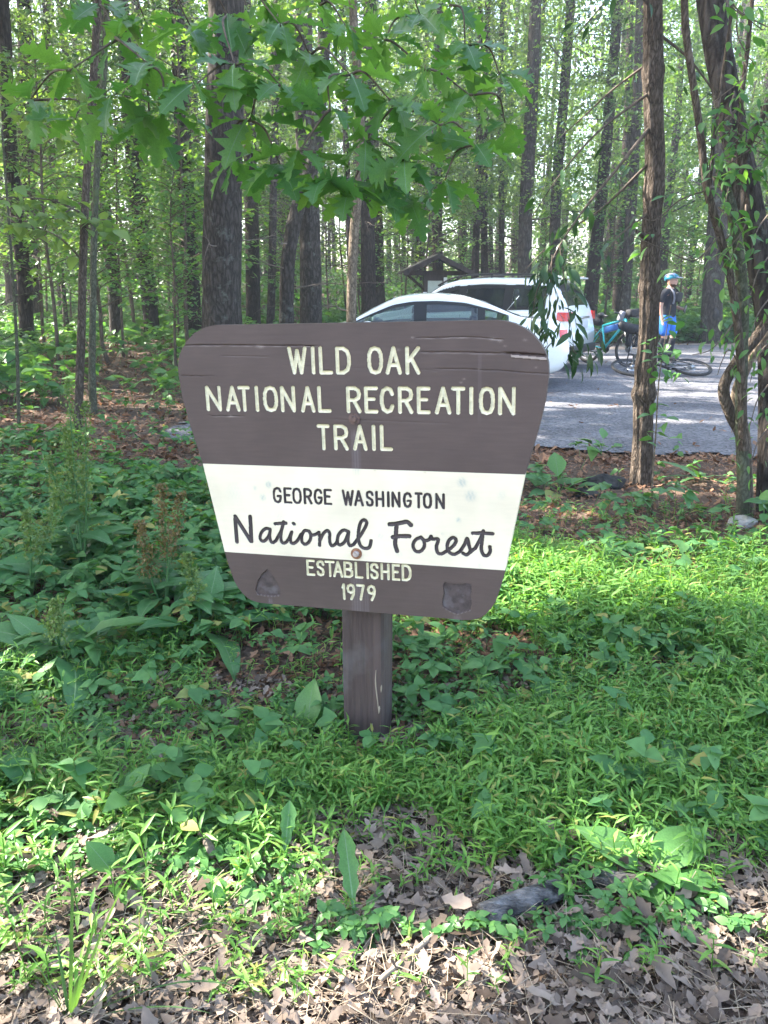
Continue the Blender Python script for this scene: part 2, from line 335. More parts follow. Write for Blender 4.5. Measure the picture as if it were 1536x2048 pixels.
def smoothpath(pts, n=24):
    P = np.asarray(pts, float)
    if len(P) == 2: return P[0] + (P[1] - P[0]) * np.linspace(0, 1, n)[:, None]
    t = np.concatenate([[0], np.cumsum(np.linalg.norm(np.diff(P, axis=0), axis=1))]); t /= t[-1]
    out = []
    Q = np.vstack([2 * P[0] - P[1], P, 2 * P[-1] - P[-2]])
    for s in np.linspace(0, 1, n):
        i = min(np.searchsorted(t, s, side='right') - 1, len(P) - 2); u = (s - t[i]) / (t[i + 1] - t[i])
        a, b2, c, d = Q[i], Q[i + 1], Q[i + 2], Q[i + 3]
        out.append(.5 * ((2 * b2) + (c - a) * u + (2 * a - 5 * b2 + 4 * c - d) * u * u + (3 * b2 - a - 3 * c + d) * u ** 3))
    return np.array(out)
def bark_trunk(pts, r0, r1, sides=28, rings=90, rough=.10, flare=.5, seed=0, freq=9.0, knots=()):
    """trunk with real furrows: every ring pushed in and out along the grain"""
    P = smoothpath(pts, rings); n = len(P)
    h = np.linspace(0, 1, n); L = np.linalg.norm(np.diff(P, axis=0), axis=1).sum()
    r = r0 + (r1 - r0) * h; r = r * (1 + flare * np.exp(-h * L / .28))
    for (hk, ak, wk) in knots: r = r * (1 + ak * np.exp(-((h - hk) / wk) ** 2))
    V, F = tube(P, r, sides, caps=False)
    V = V.copy(); rs = np.random.RandomState(seed); ph = rs.rand(8) * 6.28
    for i in range(n):
        for q in range(sides):
            a = q * 2 * math.pi / sides; p = Vector((math.cos(a) * freq * .32, math.sin(a) * freq * .32, h[i] * L * 1.6 + seed))
            d = mnoise.noise(p * 1.0) * .6 + abs(mnoise.noise(Vector((p.x * 2.6, p.y * 2.6, p.z * 1.3)))) * .9 - .3
            lob = .06 * math.sin(3 * a + ph[0]) + .04 * math.sin(5 * a + ph[1] + h[i] * 2)
            k = i * sides + q
            V[k] = P[i] + (V[k] - P[i]) * (1 + rough * d + lob * (.35 + math.exp(-h[i] * L / .4)))
    return V, F
def rotmats(yaw, tilt, roll):
    """n rotation matrices Rz(yaw) Rx(tilt) Ry(roll) for blades that lie along +y with normal +z"""
    cy_, sy_ = np.cos(yaw), np.sin(yaw); ct, st = np.cos(tilt), np.sin(tilt); cr, sr = np.cos(roll), np.sin(roll)
    n = len(yaw); Z = np.zeros(n); O = np.ones(n)
    Rz = np.stack([cy_, -sy_, Z, sy_, cy_, Z, Z, Z, O], 1).reshape(n, 3, 3)
    Rx = np.stack([O, Z, Z, Z, ct, -st, Z, st, ct], 1).reshape(n, 3, 3)
    Ry = np.stack([cr, Z, sr, Z, O, Z, -sr, Z, cr], 1).reshape(n, 3, 3)
    return Rz @ Rx @ Ry
def scatter(protos, pos, R, scale, rs):
    """many copies of a few small shapes in one mesh"""
    Vs = []; Fs = []; off = 0; pick = rs.randint(0, len(protos), len(pos)); scale = np.asarray(scale, float)
    if scale.ndim == 1: scale = np.repeat(scale[:, None], 3, 1)
    for k, (PV, PF) in enumerate(protos):
        idx = np.where(pick == k)[0]
        if not len(idx): continue
        V = np.einsum('nij,nvj->nvi', R[idx], PV[None] * scale[idx][:, None, :]) + pos[idx][:, None, :]
        F = PF[None] + (np.arange(len(idx)) * len(PV))[:, None, None] + off
        Vs.append(V.reshape(-1, 3)); Fs.append(F.reshape(-1, PF.shape[1])); off += len(idx) * len(PV)
    return np.concatenate(Vs), np.concatenate(Fs)
# blades: unit length along +y
def strip(w, y=None, fold=.15, droop=.2, wave=0, ph=0, shift=None, curl=0):
    """a blade of len(w) stations: left edge, midrib, right edge"""
    w = np.asarray(w, float); n = len(w); y = np.linspace(0, 1, n) if y is None else np.asarray(y, float)
    sh = np.zeros(n) if shift is None else np.asarray(shift, float)
    zc = -droop * y * y
    V = []
    for i in range(n):
        wob = wave * math.sin(i * 2.1 + ph)
        V += [(-w[i], y[i] + sh[i], zc[i] + fold * w[i] + wob + curl * w[i] * w[i] * 4), (0, y[i], zc[i]), (w[i], y[i] + sh[i], zc[i] + fold * w[i] - wob + curl * w[i] * w[i] * 4)]
    F = []
    for i in range(n - 1):
        a = i * 3; F += [(a, a + 1, a + 4, a + 3), (a + 1, a + 2, a + 5, a + 4)]
    return np.array(V), np.array(F)
def rib_mesh(name, blade, mat, w=.011):
    """a blade with its pale midrib raised on the face"""
    V, F = blade; mid = V[1::3]; n = len(mid); t = np.linspace(1, .25, n)[:, None] * np.array([[w, 0, 0]])
    up = np.array([[0, 0, .006]]); A = mid - t + up; B = mid + t + up; W = np.vstack([V, A, B]); k = len(V)
    R_ = np.array([(k + i, k + n + i, k + n + i + 1, k + i + 1) for i in range(n - 1)])
    me = npmesh(name, W, np.vstack([F, R_]), mat, True); me.materials.append(M['midrib'])
    mi = np.zeros(len(F) + len(R_), np.int32); mi[len(F):] = 1; me.polygons.foreach_set('material_index', mi); return me
rhomb = (np.array([(0, 0, 0), (-.28, .5, .05), (0, 1, -.06), (.28, .5, .05)]), np.array([(0, 3, 2), (0, 2, 1)]))
rhomb_w = (np.array([(0, 0, 0), (-.4, .45, .06), (0, 1, -.08), (.4, .45, .06)]), np.array([(0, 3, 2), (0, 2, 1)]))
ovate = strip([.02, .24, .33, .22, .015], [0, .22, .45, .75, 1], fold=.25, droop=.22)
ovate2 = strip([.02, .30, .36, .20, .015], [0, .2, .42, .75, 1], fold=.15, droop=.35)
lance = strip([.012, .10, .095, .008], [0, .3, .62, 1], fold=.3, droop=.25)
lance2 = strip([.012, .085, .09, .008], [0, .28, .6, 1], fold=.25, droop=.5)
tri_leaf = strip([.02, .42, .30, .02], [0, .22, .5, 1], fold=.12, droop=.15, shift=[0, -.08, 0, 0])
def oak_blade(seed):
    r = random.Random(seed); w = [.012, .03, .05, .20, .12, .30, .13, .33, .12, .23, .09, .10, .012]
    y = [0, .08, .16, .25, .33, .43, .51, .62, .69, .79, .85, .93, 1.0]
    s = [0, 0, 0, .03, .01, .06, .01, .08, .02, .07, .01, .02, 0]
    w = [q * (1 + r.uniform(-.15, .15)) for q in w]
    return strip(w, y, fold=r.uniform(.05, .45), droop=r.uniform(.05, .6), wave=.026, ph=seed, shift=s)
def litter_blade(seed):
    r = random.Random(seed)
    w = [.02, .16 + r.uniform(-.05, .1), .09 + r.uniform(0, .06), .26 + r.uniform(-.06, .08), .11 + r.uniform(0, .1), .16 + r.uniform(-.05, .06), .02]
    y = [0, .2, .33, .52, .66, .82, 1.0]
    V, F = strip(w, y, fold=r.uniform(-.5, .6), droop=r.uniform(-.4, .5), wave=.03, ph=seed, shift=[0, .04, 0, .05, 0, .03, 0], curl=r.uniform(-.5, .8))
    return V - np.array([0, .5, 0]), F
LITTER = [litter_blade(i) for i in range(14)]
def q2t(P):
    V, F = P
    return V, np.vstack([F[:, [0, 1, 2]], F[:, [0, 2, 3]]])

# ------------------------------------------------------------------ ground, road
def grid_sheet(name, xs, ys, zf, mat):
    X, Y = np.meshgrid(xs, ys); V = np.stack([X, Y, zf(X, Y)], -1).reshape(-1, 3)
    nx, ny = len(xs), len(ys); i = np.arange(nx - 1); j = np.arange(ny - 1); I, J = np.meshgrid(i, j); a = (J * nx + I).ravel()
    F = np.stack([a, a + 1, a + nx + 1, a + nx], 1); return nobj(name, V, F, mat, smooth=True)
def spaced(a): return np.array(sorted(set(np.round(a, 3))))
gx = spaced(np.concatenate([np.linspace(-6, 8, 141), -6 - np.geomspace(.2, 160, 40), 8 + np.geomspace(.2, 160, 40)]))
gy = spaced(np.concatenate([np.linspace(-2, 14, 161), 14 + np.geomspace(.2, 190, 50), -2 - np.geomspace(.2, 80, 20)]))
ground = grid_sheet('ground', gx, gy, lambda X, Y: gz_arr(X, Y) - .012 * road_w(X, Y), 'soil'); tag(ground, kind='structure')
# road: a sheet with a ragged edge a little above the ground
rx = np.linspace(-4, 40, 331); ry = np.concatenate([np.linspace(6.2, 9.5, 60), np.linspace(9.6, 23.5, 90)])
X, Y = np.meshgrid(rx, ry); W = road_w(X, Y)
ins = W > .30 + .12 * np.sin(X * 23) * np.sin(Y * 19)
Z = .004 + .012 * sstep(.25, .9, W) + .010 * np.sin(X * .7 + Y * .4) * W + .006 * np.sin(X * 2.1 - Y * 1.3) * W
nx, ny = len(rx), len(ry); I, J = np.meshgrid(np.arange(nx - 1), np.arange(ny - 1)); a = (J * nx + I).ravel()
F = np.stack([a, a + 1, a + nx + 1, a + nx], 1); F = F[ins.ravel()[F].all(1)]
road = nobj('gravel_road', np.stack([X, Y, Z], -1).reshape(-1, 3), F, 'gravel', smooth=True); tag(road, kind='structure')
# bare dirt shoulder on the far side
rx = np.linspace(-3, 40, 160); ry = np.linspace(20.6, 23.6, 24); X, Y = np.meshgrid(rx, ry)
Z = gz_arr(X, Y) + .022 - .03 * np.abs((Y - 22.1) / 1.5) ** 4; a = np.arange(len(ry) - 1)[:, None] * len(rx) + np.arange(len(rx) - 1)[None]; a = a.ravel()
sh = nobj('dirt_shoulder', np.stack([X, Y, Z], -1).reshape(-1, 3), np.stack([a, a + 1, a + len(rx) + 1, a + len(rx)], 1), 'dirt', smooth=True); tag(sh, kind='structure')


# ------------------------------------------------------------------ the trail sign
SO = np.array([-.0808, 2.42, .5157])
SX = np.array([.96308067, -.26789594, .0265967]); SZ = np.array([-.02468538, .01050079, .99964012]); SN = np.array([-.26807881, -.96339063, .0035])
def sloc(px, py):
    d = ray(px, py); t = ((SO - CAMP) @ SN) / (d @ SN); P = CAMP + d * t - SO
    return np.array([P @ SX, P @ SZ])
sign_base = SO + SX * .012 - SN * .125; sign_base[2] = gz(sign_base[0], sign_base[1])
sign = thing('trail_sign', 'brown wooden trailhead sign with cream band and routed lettering on a square post', 'sign', sign_base)
SM = Matrix(((SX[0], -SN[0], SZ[0], SO[0] - sign_base[0]), (SX[1], -SN[1], SZ[1], SO[1] - sign_base[1]), (SX[2], -SN[2], SZ[2], SO[2] - sign_base[2]), (0, 0, 0, 1)))
GL = {'A': [[(0, 0), (.5, 1), (1, 0)], [(.2, .32), (.8, .32)]],
 'B': [[(0, 0), (0, 1), (.6, 1), (.9, .9), (.9, .64), (.6, .53), (0, .53)], [(.6, .53), (1, .4), (1, .13), (.65, 0), (0, 0)]],
 'C': [[(1, .76), (.85, .94), (.5, 1), (.15, .9), (0, .65), (0, .35), (.15, .1), (.5, 0), (.85, .06), (1, .24)]],
 'D': [[(0, 0), (0, 1), (.5, 1), (.85, .88), (1, .65), (1, .35), (.85, .12), (.5, 0), (0, 0)]],
 'E': [[(1, 1), (0, 1), (0, 0), (1, 0)], [(0, .53), (.75, .53)]],
 'G': [[(1, .78), (.82, .96), (.5, 1), (.15, .9), (0, .65), (0, .35), (.15, .1), (.5, 0), (.85, .08), (1, .3), (1, .44), (.58, .44)]],
 'H': [[(0, 0), (0, 1)], [(1, 0), (1, 1)], [(0, .5), (1, .5)]], 'I': [[(.5, 0), (.5, 1)]],
 'K': [[(0, 0), (0, 1)], [(1, 1), (0, .42)], [(.35, .6), (1, 0)]], 'L': [[(0, 1), (0, 0), (1, 0)]],
 'N': [[(0, 0), (0, 1), (1, 0), (1, 1)]],
 'O': [[(.5, 1), (.2, .95), (.03, .75), (0, .5), (.03, .25), (.2, .05), (.5, 0), (.8, .05), (.97, .25), (1, .5), (.97, .75), (.8, .95), (.5, 1)]],
 'R': [[(0, 0), (0, 1), (.6, 1), (.92, .9), (1, .74), (.92, .58), (.6, .48), (0, .48)], [(.5, .48), (1, 0)]],
 'S': [[(1, .78), (.85, .95), (.5, 1), (.12, .93), (0, .76), (.12, .6), (.5, .52), (.88, .42), (1, .25), (.88, .07), (.5, 0), (.12, .06), (0, .23)]],
 'T': [[(0, 1), (1, 1)], [(.5, 1), (.5, 0)]], 'W': [[(0, 1), (.27, 0), (.5, .9), (.73, 0), (1, 1)]],
 '1': [[(.1, .78), (.5, 1), (.62, 0)]], '7': [[(0, 1), (1, 1), (.5, 0)]],
 '9': [[(1, .72), (.85, .94), (.5, 1), (.15, .92), (0, .72), (.15, .52), (.5, .45), (.85, .54), (1, .72), (.9, .35), (.55, 0)]]}
def caps(items, ytl, ybl, ytr, ybr, x0, x1, w, mat):
    """items: letter, left px, right px; the four heights are the line's ends"""
    out = []
    for ch, a, b in items:
        t = ((a + b) / 2 - x0) / (x1 - x0); yt = ytl + (ytr - ytl) * t; yb = ybl + (ybr - ybl) * t
        p0 = sloc(a, yb); p1 = sloc(b, yb); p2 = sloc((a + b) / 2, yt)
        z0 = p0[1] * .5 + p1[1] * .5 + w / 2; z1 = p2[1] - w / 2; xa = p0[0] + w / 2; xb = p1[0] - w / 2
        if ch == 'I': xa = xb = (xa + xb) / 2
        out.append((ch, [[np.array([xa + (xb - xa) * u, z0 + (z1 - z0) * v]) for u, v in st] for st in GL[ch]], w, mat))
    return out
letters = []
letters += caps([('W', 577.5, 614.7), ('I', 623, 632), ('L', 639.5, 665.5), ('D', 672.8, 702), ('O', 735.6, 766), ('A', 772, 803), ('K', 811.7, 840)], 693.5, 748, 693, 748.5, 577, 840, .0098, 'c')
letters += caps([('N', 414.2, 443.4), ('A', 453.3, 480.6), ('T', 478.5, 501.5), ('I', 510.6, 520.2), ('O', 528, 556.7), ('N', 563, 591.3), ('A', 603, 630.4), ('L', 636.9, 662.4), ('R', 694.2, 722.3),
  ('E', 729.9, 756), ('C', 761, 788), ('R', 797, 826), ('E', 834.6, 860.6), ('A', 870.5, 902), ('T', 903, 929.6), ('I', 937, 948), ('O', 958, 988.8), ('N', 996.6, 1030)], 772, 821.5, 774, 830, 414, 1030, .0098, 'c')
letters += caps([('T', 636, 660), ('R', 669, 697), ('A', 707, 734.5), ('I', 744, 752), ('L', 761, 785)], 849, 899.5, 850.5, 901.5, 636, 785, .0095, 'c')
letters += caps([('G', 547, 563.5), ('E', 569, 584), ('O', 586, 603.5), ('R', 608.6, 624.5), ('G', 629, 645), ('E', 649, 664), ('W', 685, 708), ('A', 709, 727), ('S', 732.5, 747), ('H', 752, 768), ('I', 775, 779),
  ('N', 784, 800.5), ('G', 807, 823), ('T', 830, 845), ('O', 846.5, 863.5), ('N', 871, 889)], 974.5, 1006, 988, 1018.5, 547, 889, .0056, 'b')
letters += caps([('E', 614, 630), ('S', 634, 649), ('T', 651, 669.5), ('A', 667, 686), ('B', 688, 706), ('L', 710.5, 726), ('I', 733, 738), ('S', 741, 757), ('H', 762, 779), ('E', 784.5, 800), ('D', 804, 822.6)], 1119.5, 1150.5, 1130, 1162.5, 614, 822, .0066, 'c')
letters += caps([('1', 684, 692.5), ('9', 694, 710.5), ('7', 713.6, 729.5), ('9', 735, 751.5)], 1167, 1199, 1171, 1202, 684, 751, .0064, 'c')
def script(strokes, ox, w):
    out = []
    for st in strokes:
        P = np.array([sloc(ox + x / 4.267, 920 + y / 4.267) for x, y in st]); out.append(list(smoothpath(P, 4 * len(P))) if len(P) > 3 else list(P))
    return out
SW = .0115
for k, sts in [('N', [[(300, 482), (304, 560), (315, 698)], [(300, 482), (434, 694)], [(428, 485), (433, 590), (438, 695)]]),
  ('a', [[(598, 592), (560, 586), (524, 620), (512, 665), (532, 694), (562, 682), (590, 640), (600, 595), (594, 640), (602, 690), (622, 706), (648, 688)]]),
  ('t', [[(648, 688), (690, 610), (708, 555), (712, 528)], [(712, 528), (694, 610), (690, 680), (708, 710), (735, 702), (758, 672)], [(640, 545), (690, 542), (733, 540)]]),
  ('i', [[(758, 672), (783, 615), (772, 660), (776, 704), (802, 712), (834, 684), (862, 634)], [(796, 542), (804, 548)]]),
  ('o', [[(930, 608), (892, 604), (868, 650), (872, 702), (902, 720), (936, 690), (946, 646), (930, 608), (952, 640), (985, 636), (1014, 618)]]),
  ('n', [[(1014, 618), (1022, 660), (1020, 730)], [(1020, 694), (1050, 632), (1084, 604), (1106, 626), (1106, 690), (1122, 732), (1150, 724), (1174, 690)]]),
  ('a', [[(1266, 612), (1222, 600), (1182, 640), (1172, 700), (1192, 726), (1232, 702), (1260, 640), (1268, 615), (1262, 690), (1280, 732), (1312, 720)]]),
  ('l', [[(1312, 720), (1372, 640), (1412, 570), (1422, 534), (1402, 512), (1372, 532), (1354, 600), (1352, 680), (1372, 736), (1410, 756), (1446, 744), (1460, 690)]])]:
    letters.append((k, script(sts, 400, SW), SW if k == 'N' else .0086, 'b'))
for k, sts in [('F', [[(252, 550), (300, 547), (360, 535), (402, 530), (434, 556)], [(312, 550), (306, 640), (300, 720), (316, 778)], [(280, 660), (340, 651), (420, 652)]]),
  ('o', [[(520, 660), (474, 682), (452, 730), (472, 776), (512, 782), (546, 745), (546, 694), (520, 660), (552, 688), (590, 680), (606, 652)]]),
  ('r', [[(606, 652), (618, 676), (662, 674), (666, 694), (652, 740), (662, 790), (694, 802), (732, 782)]]),
  ('e', [[(732, 782), (790, 740), (820, 692), (800, 664), (766, 678), (744, 730), (758, 784), (802, 806), (852, 782)]]),
  ('s', [[(852, 782), (892, 722), (914, 672), (930, 730), (940, 778), (912, 810), (878, 796)], [(938, 790), (985, 752)]]),
  ('t', [[(985, 752), (1030, 670), (1052, 606)], [(1052, 606), (1040, 700), (1036, 770), (1058, 814), (1090, 814), (1110, 782), (1108, 742)], [(962, 626), (1050, 625), (1132, 631)]])]:
    letters.append((k, script(sts, 720, SW), SW if k == 'F' else .0086, 'b'))
def segdist(px, pz, strokes):
    d = np.full(px.shape, 9.0)
    for st in strokes:
        for a, b in zip(st[:-1], st[1:]):
            ab = b - a; L2 = max(1e-12, ab @ ab); t = np.clip(((px - a[0]) * ab[0] + (pz - a[1]) * ab[1]) / L2, 0, 1)
            d = np.minimum(d, np.hypot(px - a[0] - t * ab[0], pz - a[1] - t * ab[1]))
    return d
def inpoly(px, pz, poly):
    c = np.zeros(px.shape, bool); n = len(poly)
    for i in range(n):
        x1, z1 = poly[i]; x2, z2 = poly[(i + 1) % n]
        cond = ((z1 > pz) != (z2 > pz)); xx = (x2 - x1) * (pz - z1) / ((z2 - z1) if z2 != z1 else 1e-9) + x1
        c ^= cond & (px < xx)
    return c
# outline of the board: half width against height
HWZ = np.array([-.0355, -.034, -.029, -.022, -.008, .012, .035, .065, .10, .139, .443, .582, .667, .735, .768, .800, .825, .848, .866, .880, .887, .8905])
HWX = np.array([.350, .368, .388, .402, .418, .434, .447, .456, .4655, .4745, .529, .5655, .583, .589, .5875, .578, .563, .543, .519, .490, .465, .440])
H1, H2 = .4435, .1397
rows = spaced(np.concatenate([np.linspace(-.0355, H2, 90), np.linspace(H2, H1, 152), np.linspace(H1, .8905, 225), np.linspace(.86, .8905, 24), np.linspace(-.0355, -.02, 10)]))
NC = 580; u = np.linspace(-1, 1, NC)
hw = np.interp(rows, HWZ, HWX); BX = hw[:, None] * u[None]; BZ = np.repeat(rows[:, None], NC, 1)
depth = np.zeros_like(BX); wear = np.zeros_like(BX); stain = np.zeros_like(BX)
for ch, sts, w, mt in letters:
    A = np.array([p for st in sts for p in st]); lo = A.min(0) - .02; hi = A.max(0) + .02
    r0, r1 = np.searchsorted(rows, lo[1]), np.searchsorted(rows, hi[1])
    sub = (slice(r0, r1),); d = segdist(BX[sub], BZ[sub], sts)
    depth[sub] = np.maximum(depth[sub], .0062 * (1 - sstep(w / 2 - .0005, w / 2 + .0020, d)))
rs = np.random.RandomState(5)
def crack(pts, dep, wid, jit=.0012, light=0.0, dark=.0):
    global depth, wear
    P = np.array([sloc(*p) for p in pts]); xs = np.linspace(P[0][0], P[-1][0], 60); zs = np.interp(xs, P[:, 0], P[:, 1]) + np.cumsum(rs.randn(60)) * jit * .25
    L = [np.array(q) for q in zip(xs, zs)]
    zz = np.interp(BX, xs, zs, left=9, right=9); fade = np.clip(np.minimum(BX - xs[0], xs[-1] - BX) / .02, 0, 1)
    if abs(xs[0]) > .52: fade = np.where(BX < 0, np.clip((xs[-1] - BX) / .03, 0, 1), fade)
    if abs(xs[-1]) > .52: fade = np.where(BX > 0, np.clip((BX - xs[0]) / .03, 0, 1), fade)
    n_ = .5 + .5 * np.sin(BX * 90 + zs[0] * 100) * np.sin(BX * 37 + 1)
    depth += dep * np.exp(-((BZ - zz) / wid) ** 2) * np.clip(fade, 0, 1) * (.5 + .5 * n_)
    if light: wear += light * np.exp(-((BZ - zz + wid * 1.6) / (wid * .9)) ** 2) * np.clip(fade, 0, 1) * n_
crack([(369, 691), (470, 690), (640, 693)], .006, .0016, light=.5)
crack([(362, 751), (400, 752), (430, 752)], .004, .0013)
crack([(415, 830), (450, 832), (490, 833)], .005, .0014, light=.6)
crack([(838, 704), (920, 704), (1010, 706)], .004, .0020, light=.3)
crack([(1000, 705), (1060, 709), (1104, 712)], .012, .0028, jit=.0006)
crack([(865, 738), (990, 742), (1104, 750)], .0028, .0018)
crack([(830, 676), (930, 675), (1010, 680)], .0030, .0016, light=.5)
crack([(440, 712), (540, 714)], .0015, .002)
crack([(640, 838), (900, 846)], .0006, .0025)
crack([(560, 730), (700, 736), (900, 741)], .0005, .0015)
# splinter of bare wood under the split on the right
z0 = sloc(1070, 714)[1]; x0 = sloc(1022, 712)[0]; zz = np.interp(BX, [x0, .6], [z0 + .006, z0 - .004])
wear += .95 * (np.abs(BZ - zz + .003) < .0036) * (BX > x0) * (BX < .583); depth -= .002 * (np.abs(BZ - zz + .003) < .004) * (BX > x0)
for (px, py, r, am) in [(825, 675, 3, .8), (1057, 647, 3.5, .7), (985, 678, 6, .5), (1000, 682, 5, .5), (928, 758, 3, .6), (922, 765, 3, .6), (957, 738, 2.5, .6), (522, 694, 6, .6), (515, 692, 5, .5), (1050, 680, 4, .5), (1010, 692, 3, .5), (460, 832, 5, .6), (796, 700, 5, .4), (1072, 735, 3, .5), (850, 945, 3, .9), (750, 941, 2.5, .8)]:
    q = sloc(px, py); s = r * 2.4 / FPX; wear += am * np.exp(-(((BX - q[0]) / s) ** 2 + ((BZ - q[1]) / (s * .55)) ** 2)) * (.6 + .4 * np.sin(BX * 900) * np.sin(BZ * 700))
for (px, py, r, am) in [(537, 969, 7, 1), (526, 995, 7, .8), (510, 976, 5, .5), (924, 965, 9, 1), (941, 992, 11, .9), (917, 1040, 5, .9), (760, 1072, 8, .35), (1003, 990, 9, .25), (470, 985, 22, .22), (960, 1132, 6, .3), (885, 1068, 3, .5), (800, 1108, 7, .3), (560, 1035, 10, .2)]:
    q = sloc(px, py); s = r * 2.4 / FPX; stain += am * np.exp(-(((BX - q[0]) / s) ** 2 + ((BZ - q[1]) / s) ** 2) ** 1.5) * (.55 + .45 * np.sin(BX * 520 + 3 * np.sin(BZ * 400)) * np.sin(BZ * 610 + 2))
# pale runs below the bolts and the two lost badges
for (px, py0, py1, wpx, am) in [(710, 856, 945, 9, .45), (713, 1150, 1240, 14, .35), (733, 1180, 1240, 5, .3), (540, 1192, 1215, 5, .5), (914, 1228, 1243, 8, .6), (960, 700, 840, 3, .25)]:
    q0 = sloc(px, py0); q1 = sloc(px, py1); s = wpx * 2.4 / FPX
    stain += am * np.exp(-((BX - q0[0]) / s) ** 4) * sstep(q1[1] - .02, q1[1] + .02, BZ) * (1 - sstep(q0[1] - .02, q0[1], BZ)) * (.7 + .3 * np.sin(BX * 700))
cone = [sloc(*p) for p in [(534, 1139), (546, 1152), (556, 1168), (561, 1182), (560, 1190), (548, 1192), (530, 1191), (515, 1188), (511, 1180), (514, 1165), (522, 1150)]]
shield = [sloc(*p) for p in [(886, 1170), (890, 1165), (905, 1168), (920, 1169), (934, 1166), (942, 1170), (943, 1180), (941, 1192), (944, 1208), (941, 1220), (928, 1224), (914, 1228), (900, 1222), (886, 1214), (884, 1203), (888, 1188)]]
for poly, am in ((cone, .0065), (shield, .0060)):
    ins = inpoly(BX, BZ, poly); depth += am * ins
    lowz = min(p[1] for p in poly); ed = inpoly(BX, BZ + .004, poly) ^ ins
    stain += .55 * ed * (BZ < lowz + .03) * (.5 + .5 * np.sin(BX * 500 + 1))
for (px, py) in [(515, 1185), (556, 1188), (893, 1172), (932, 1172)]:
    q = sloc(px, py); wear += .5 * np.exp(-((BX - q[0]) ** 2 + (BZ - q[1]) ** 2) / .0028 ** 2)
wear = np.clip(wear, 0, 1); stain = np.clip(stain, 0, 1)
BV = np.stack([BX, depth, BZ], -1)
def board_part(name, r0, r1, mat, crk=True):
    nr = r1 - r0; V = BV[r0:r1].reshape(-1, 3); I, J = np.meshgrid(np.arange(NC - 1), np.arange(nr - 1)); a = (J * NC + I).ravel()
    F = np.stack([a, a + 1, a + NC + 1, a + NC], 1)
    # sides, top or bottom edge and back, 45 mm thick
    loop = [i for i in range(NC)] + [j * NC + NC - 1 for j in range(1, nr)] + [(nr - 1) * NC + i for i in range(NC - 2, -1, -1)] + [j * NC for j in range(nr - 2, 0, -1)]
    loop = np.array(loop); nl = len(loop); rim1 = V[loop].copy(); rim1[:, 1] = .0025; B = V[loop].copy(); B[:, 1] = .045
    nv = len(V); V2 = np.vstack([V, B]); k = np.arange(nl); F2 = np.stack([loop, loop[(k + 1) % nl], nv + (k + 1) % nl, nv + k], 1)[:, ::-1]
    back = [];
    for j in range(nr - 1):  # back as strips between the left and the right edge
        pass
    L = [0] + [nl - q for q in range(1, nr - 1)] + [nl - (nr - 1)]
    Rr = [NC - 1 + q for q in range(nr)]
    Fb = np.array([(nv + L[j], nv + L[j + 1], nv + Rr[j + 1], nv + Rr[j]) for j in range(nr - 1)])
    o = nobj(name, V2, np.vstack([F, F2, Fb]), mat, sign, smooth=False); o.matrix_basis = SM
    for an, arr in (('wear', wear), ('stain', stain)):
        at_ = o.data.attributes.new(an, 'FLOAT', 'POINT'); vals = np.zeros(len(V2), np.float32); vals[:nv] = arr[r0:r1].ravel(); at_.data.foreach_set('value', vals)
    return o
i1 = int(np.argmin(abs(rows - H1))); i2 = int(np.argmin(abs(rows - H2)))
board_part('lower_panel', 0, i2 + 1, 'sign_brown'); board_part('cream_band', i2, i1 + 1, 'sign_cream'); board_part('upper_panel', i1, len(rows), 'sign_brown')
for ch, sts, w, mt in letters:
    A = np.array([p for st in sts for p in st]); lo = A.min(0) - w; hi = A.max(0) + w; st_ = .0012
    xs = np.arange(lo[0], hi[0] + st_, st_); zs = np.arange(lo[1], hi[1] + st_, st_); X, Z = np.meshgrid(xs, zs)
    d = segdist(X, Z, sts); nx = len(xs); I, J = np.meshgrid(np.arange(nx - 1), np.arange(len(zs) - 1)); a = (J * nx + I).ravel()
    F = np.stack([a, a + 1, a + nx + 1, a + nx], 1); dc = d.ravel(); keep = (dc[F].min(1) < w / 2 + .0004); F = F[keep]
    us, inv = np.unique(F, return_inverse=True); V = np.stack([X.ravel(), .0048 * np.sqrt(np.clip(1 - (dc / (w / 2 + .0008)) ** 2, 0, 1)) + .0004, Z.ravel()], 1)[us]
    o = nobj('letter', V, inv.reshape(F.shape), 'letter_cream' if mt == 'c' else 'letter_brown', sign, smooth=True); o.matrix_basis = SM
for poly, nm in ((cone, 'badge_recess'), (shield, 'badge_recess')):
    P_ = np.array(poly); c_ = P_.mean(0); P_ = c_ + (P_ - c_) * .97
    o = MB().add([(c_[0], .0050, c_[1])] + [(p[0], .0058, p[1]) for p in P_], [(0, 1 + i, 1 + (i + 1) % len(P_)) for i in range(len(P_))]).build(nm, 'badge_bed', sign, smooth=False); o.matrix_basis = SM
# bolts
for (px, py), mt, mw, lab in (((709, 837.5), 'bolt_brown', 'bolt_brown', 'brown painted bolt'), ((713, 1107), 'bolt_steel', 'rust', 'rusty bolt with worn bright head')):
    q = sloc(px, py); mb = MB()
    mb.tube([(q[0], -.003, q[1]), (q[0], .004, q[1])], .0185, 24); o = mb.build('washer', mw, sign, smooth=False); o.matrix_basis = SM
    mb = MB(); mb.tube([(q[0], -.012, q[1]), (q[0], -.011, q[1]), (q[0], .002, q[1])], [.008, .0098, .0108], 6 if mt == 'bolt_brown' else 14); o = mb.build('bolt', mt, sign, smooth=False); o.matrix_basis = SM; o['label'] = lab
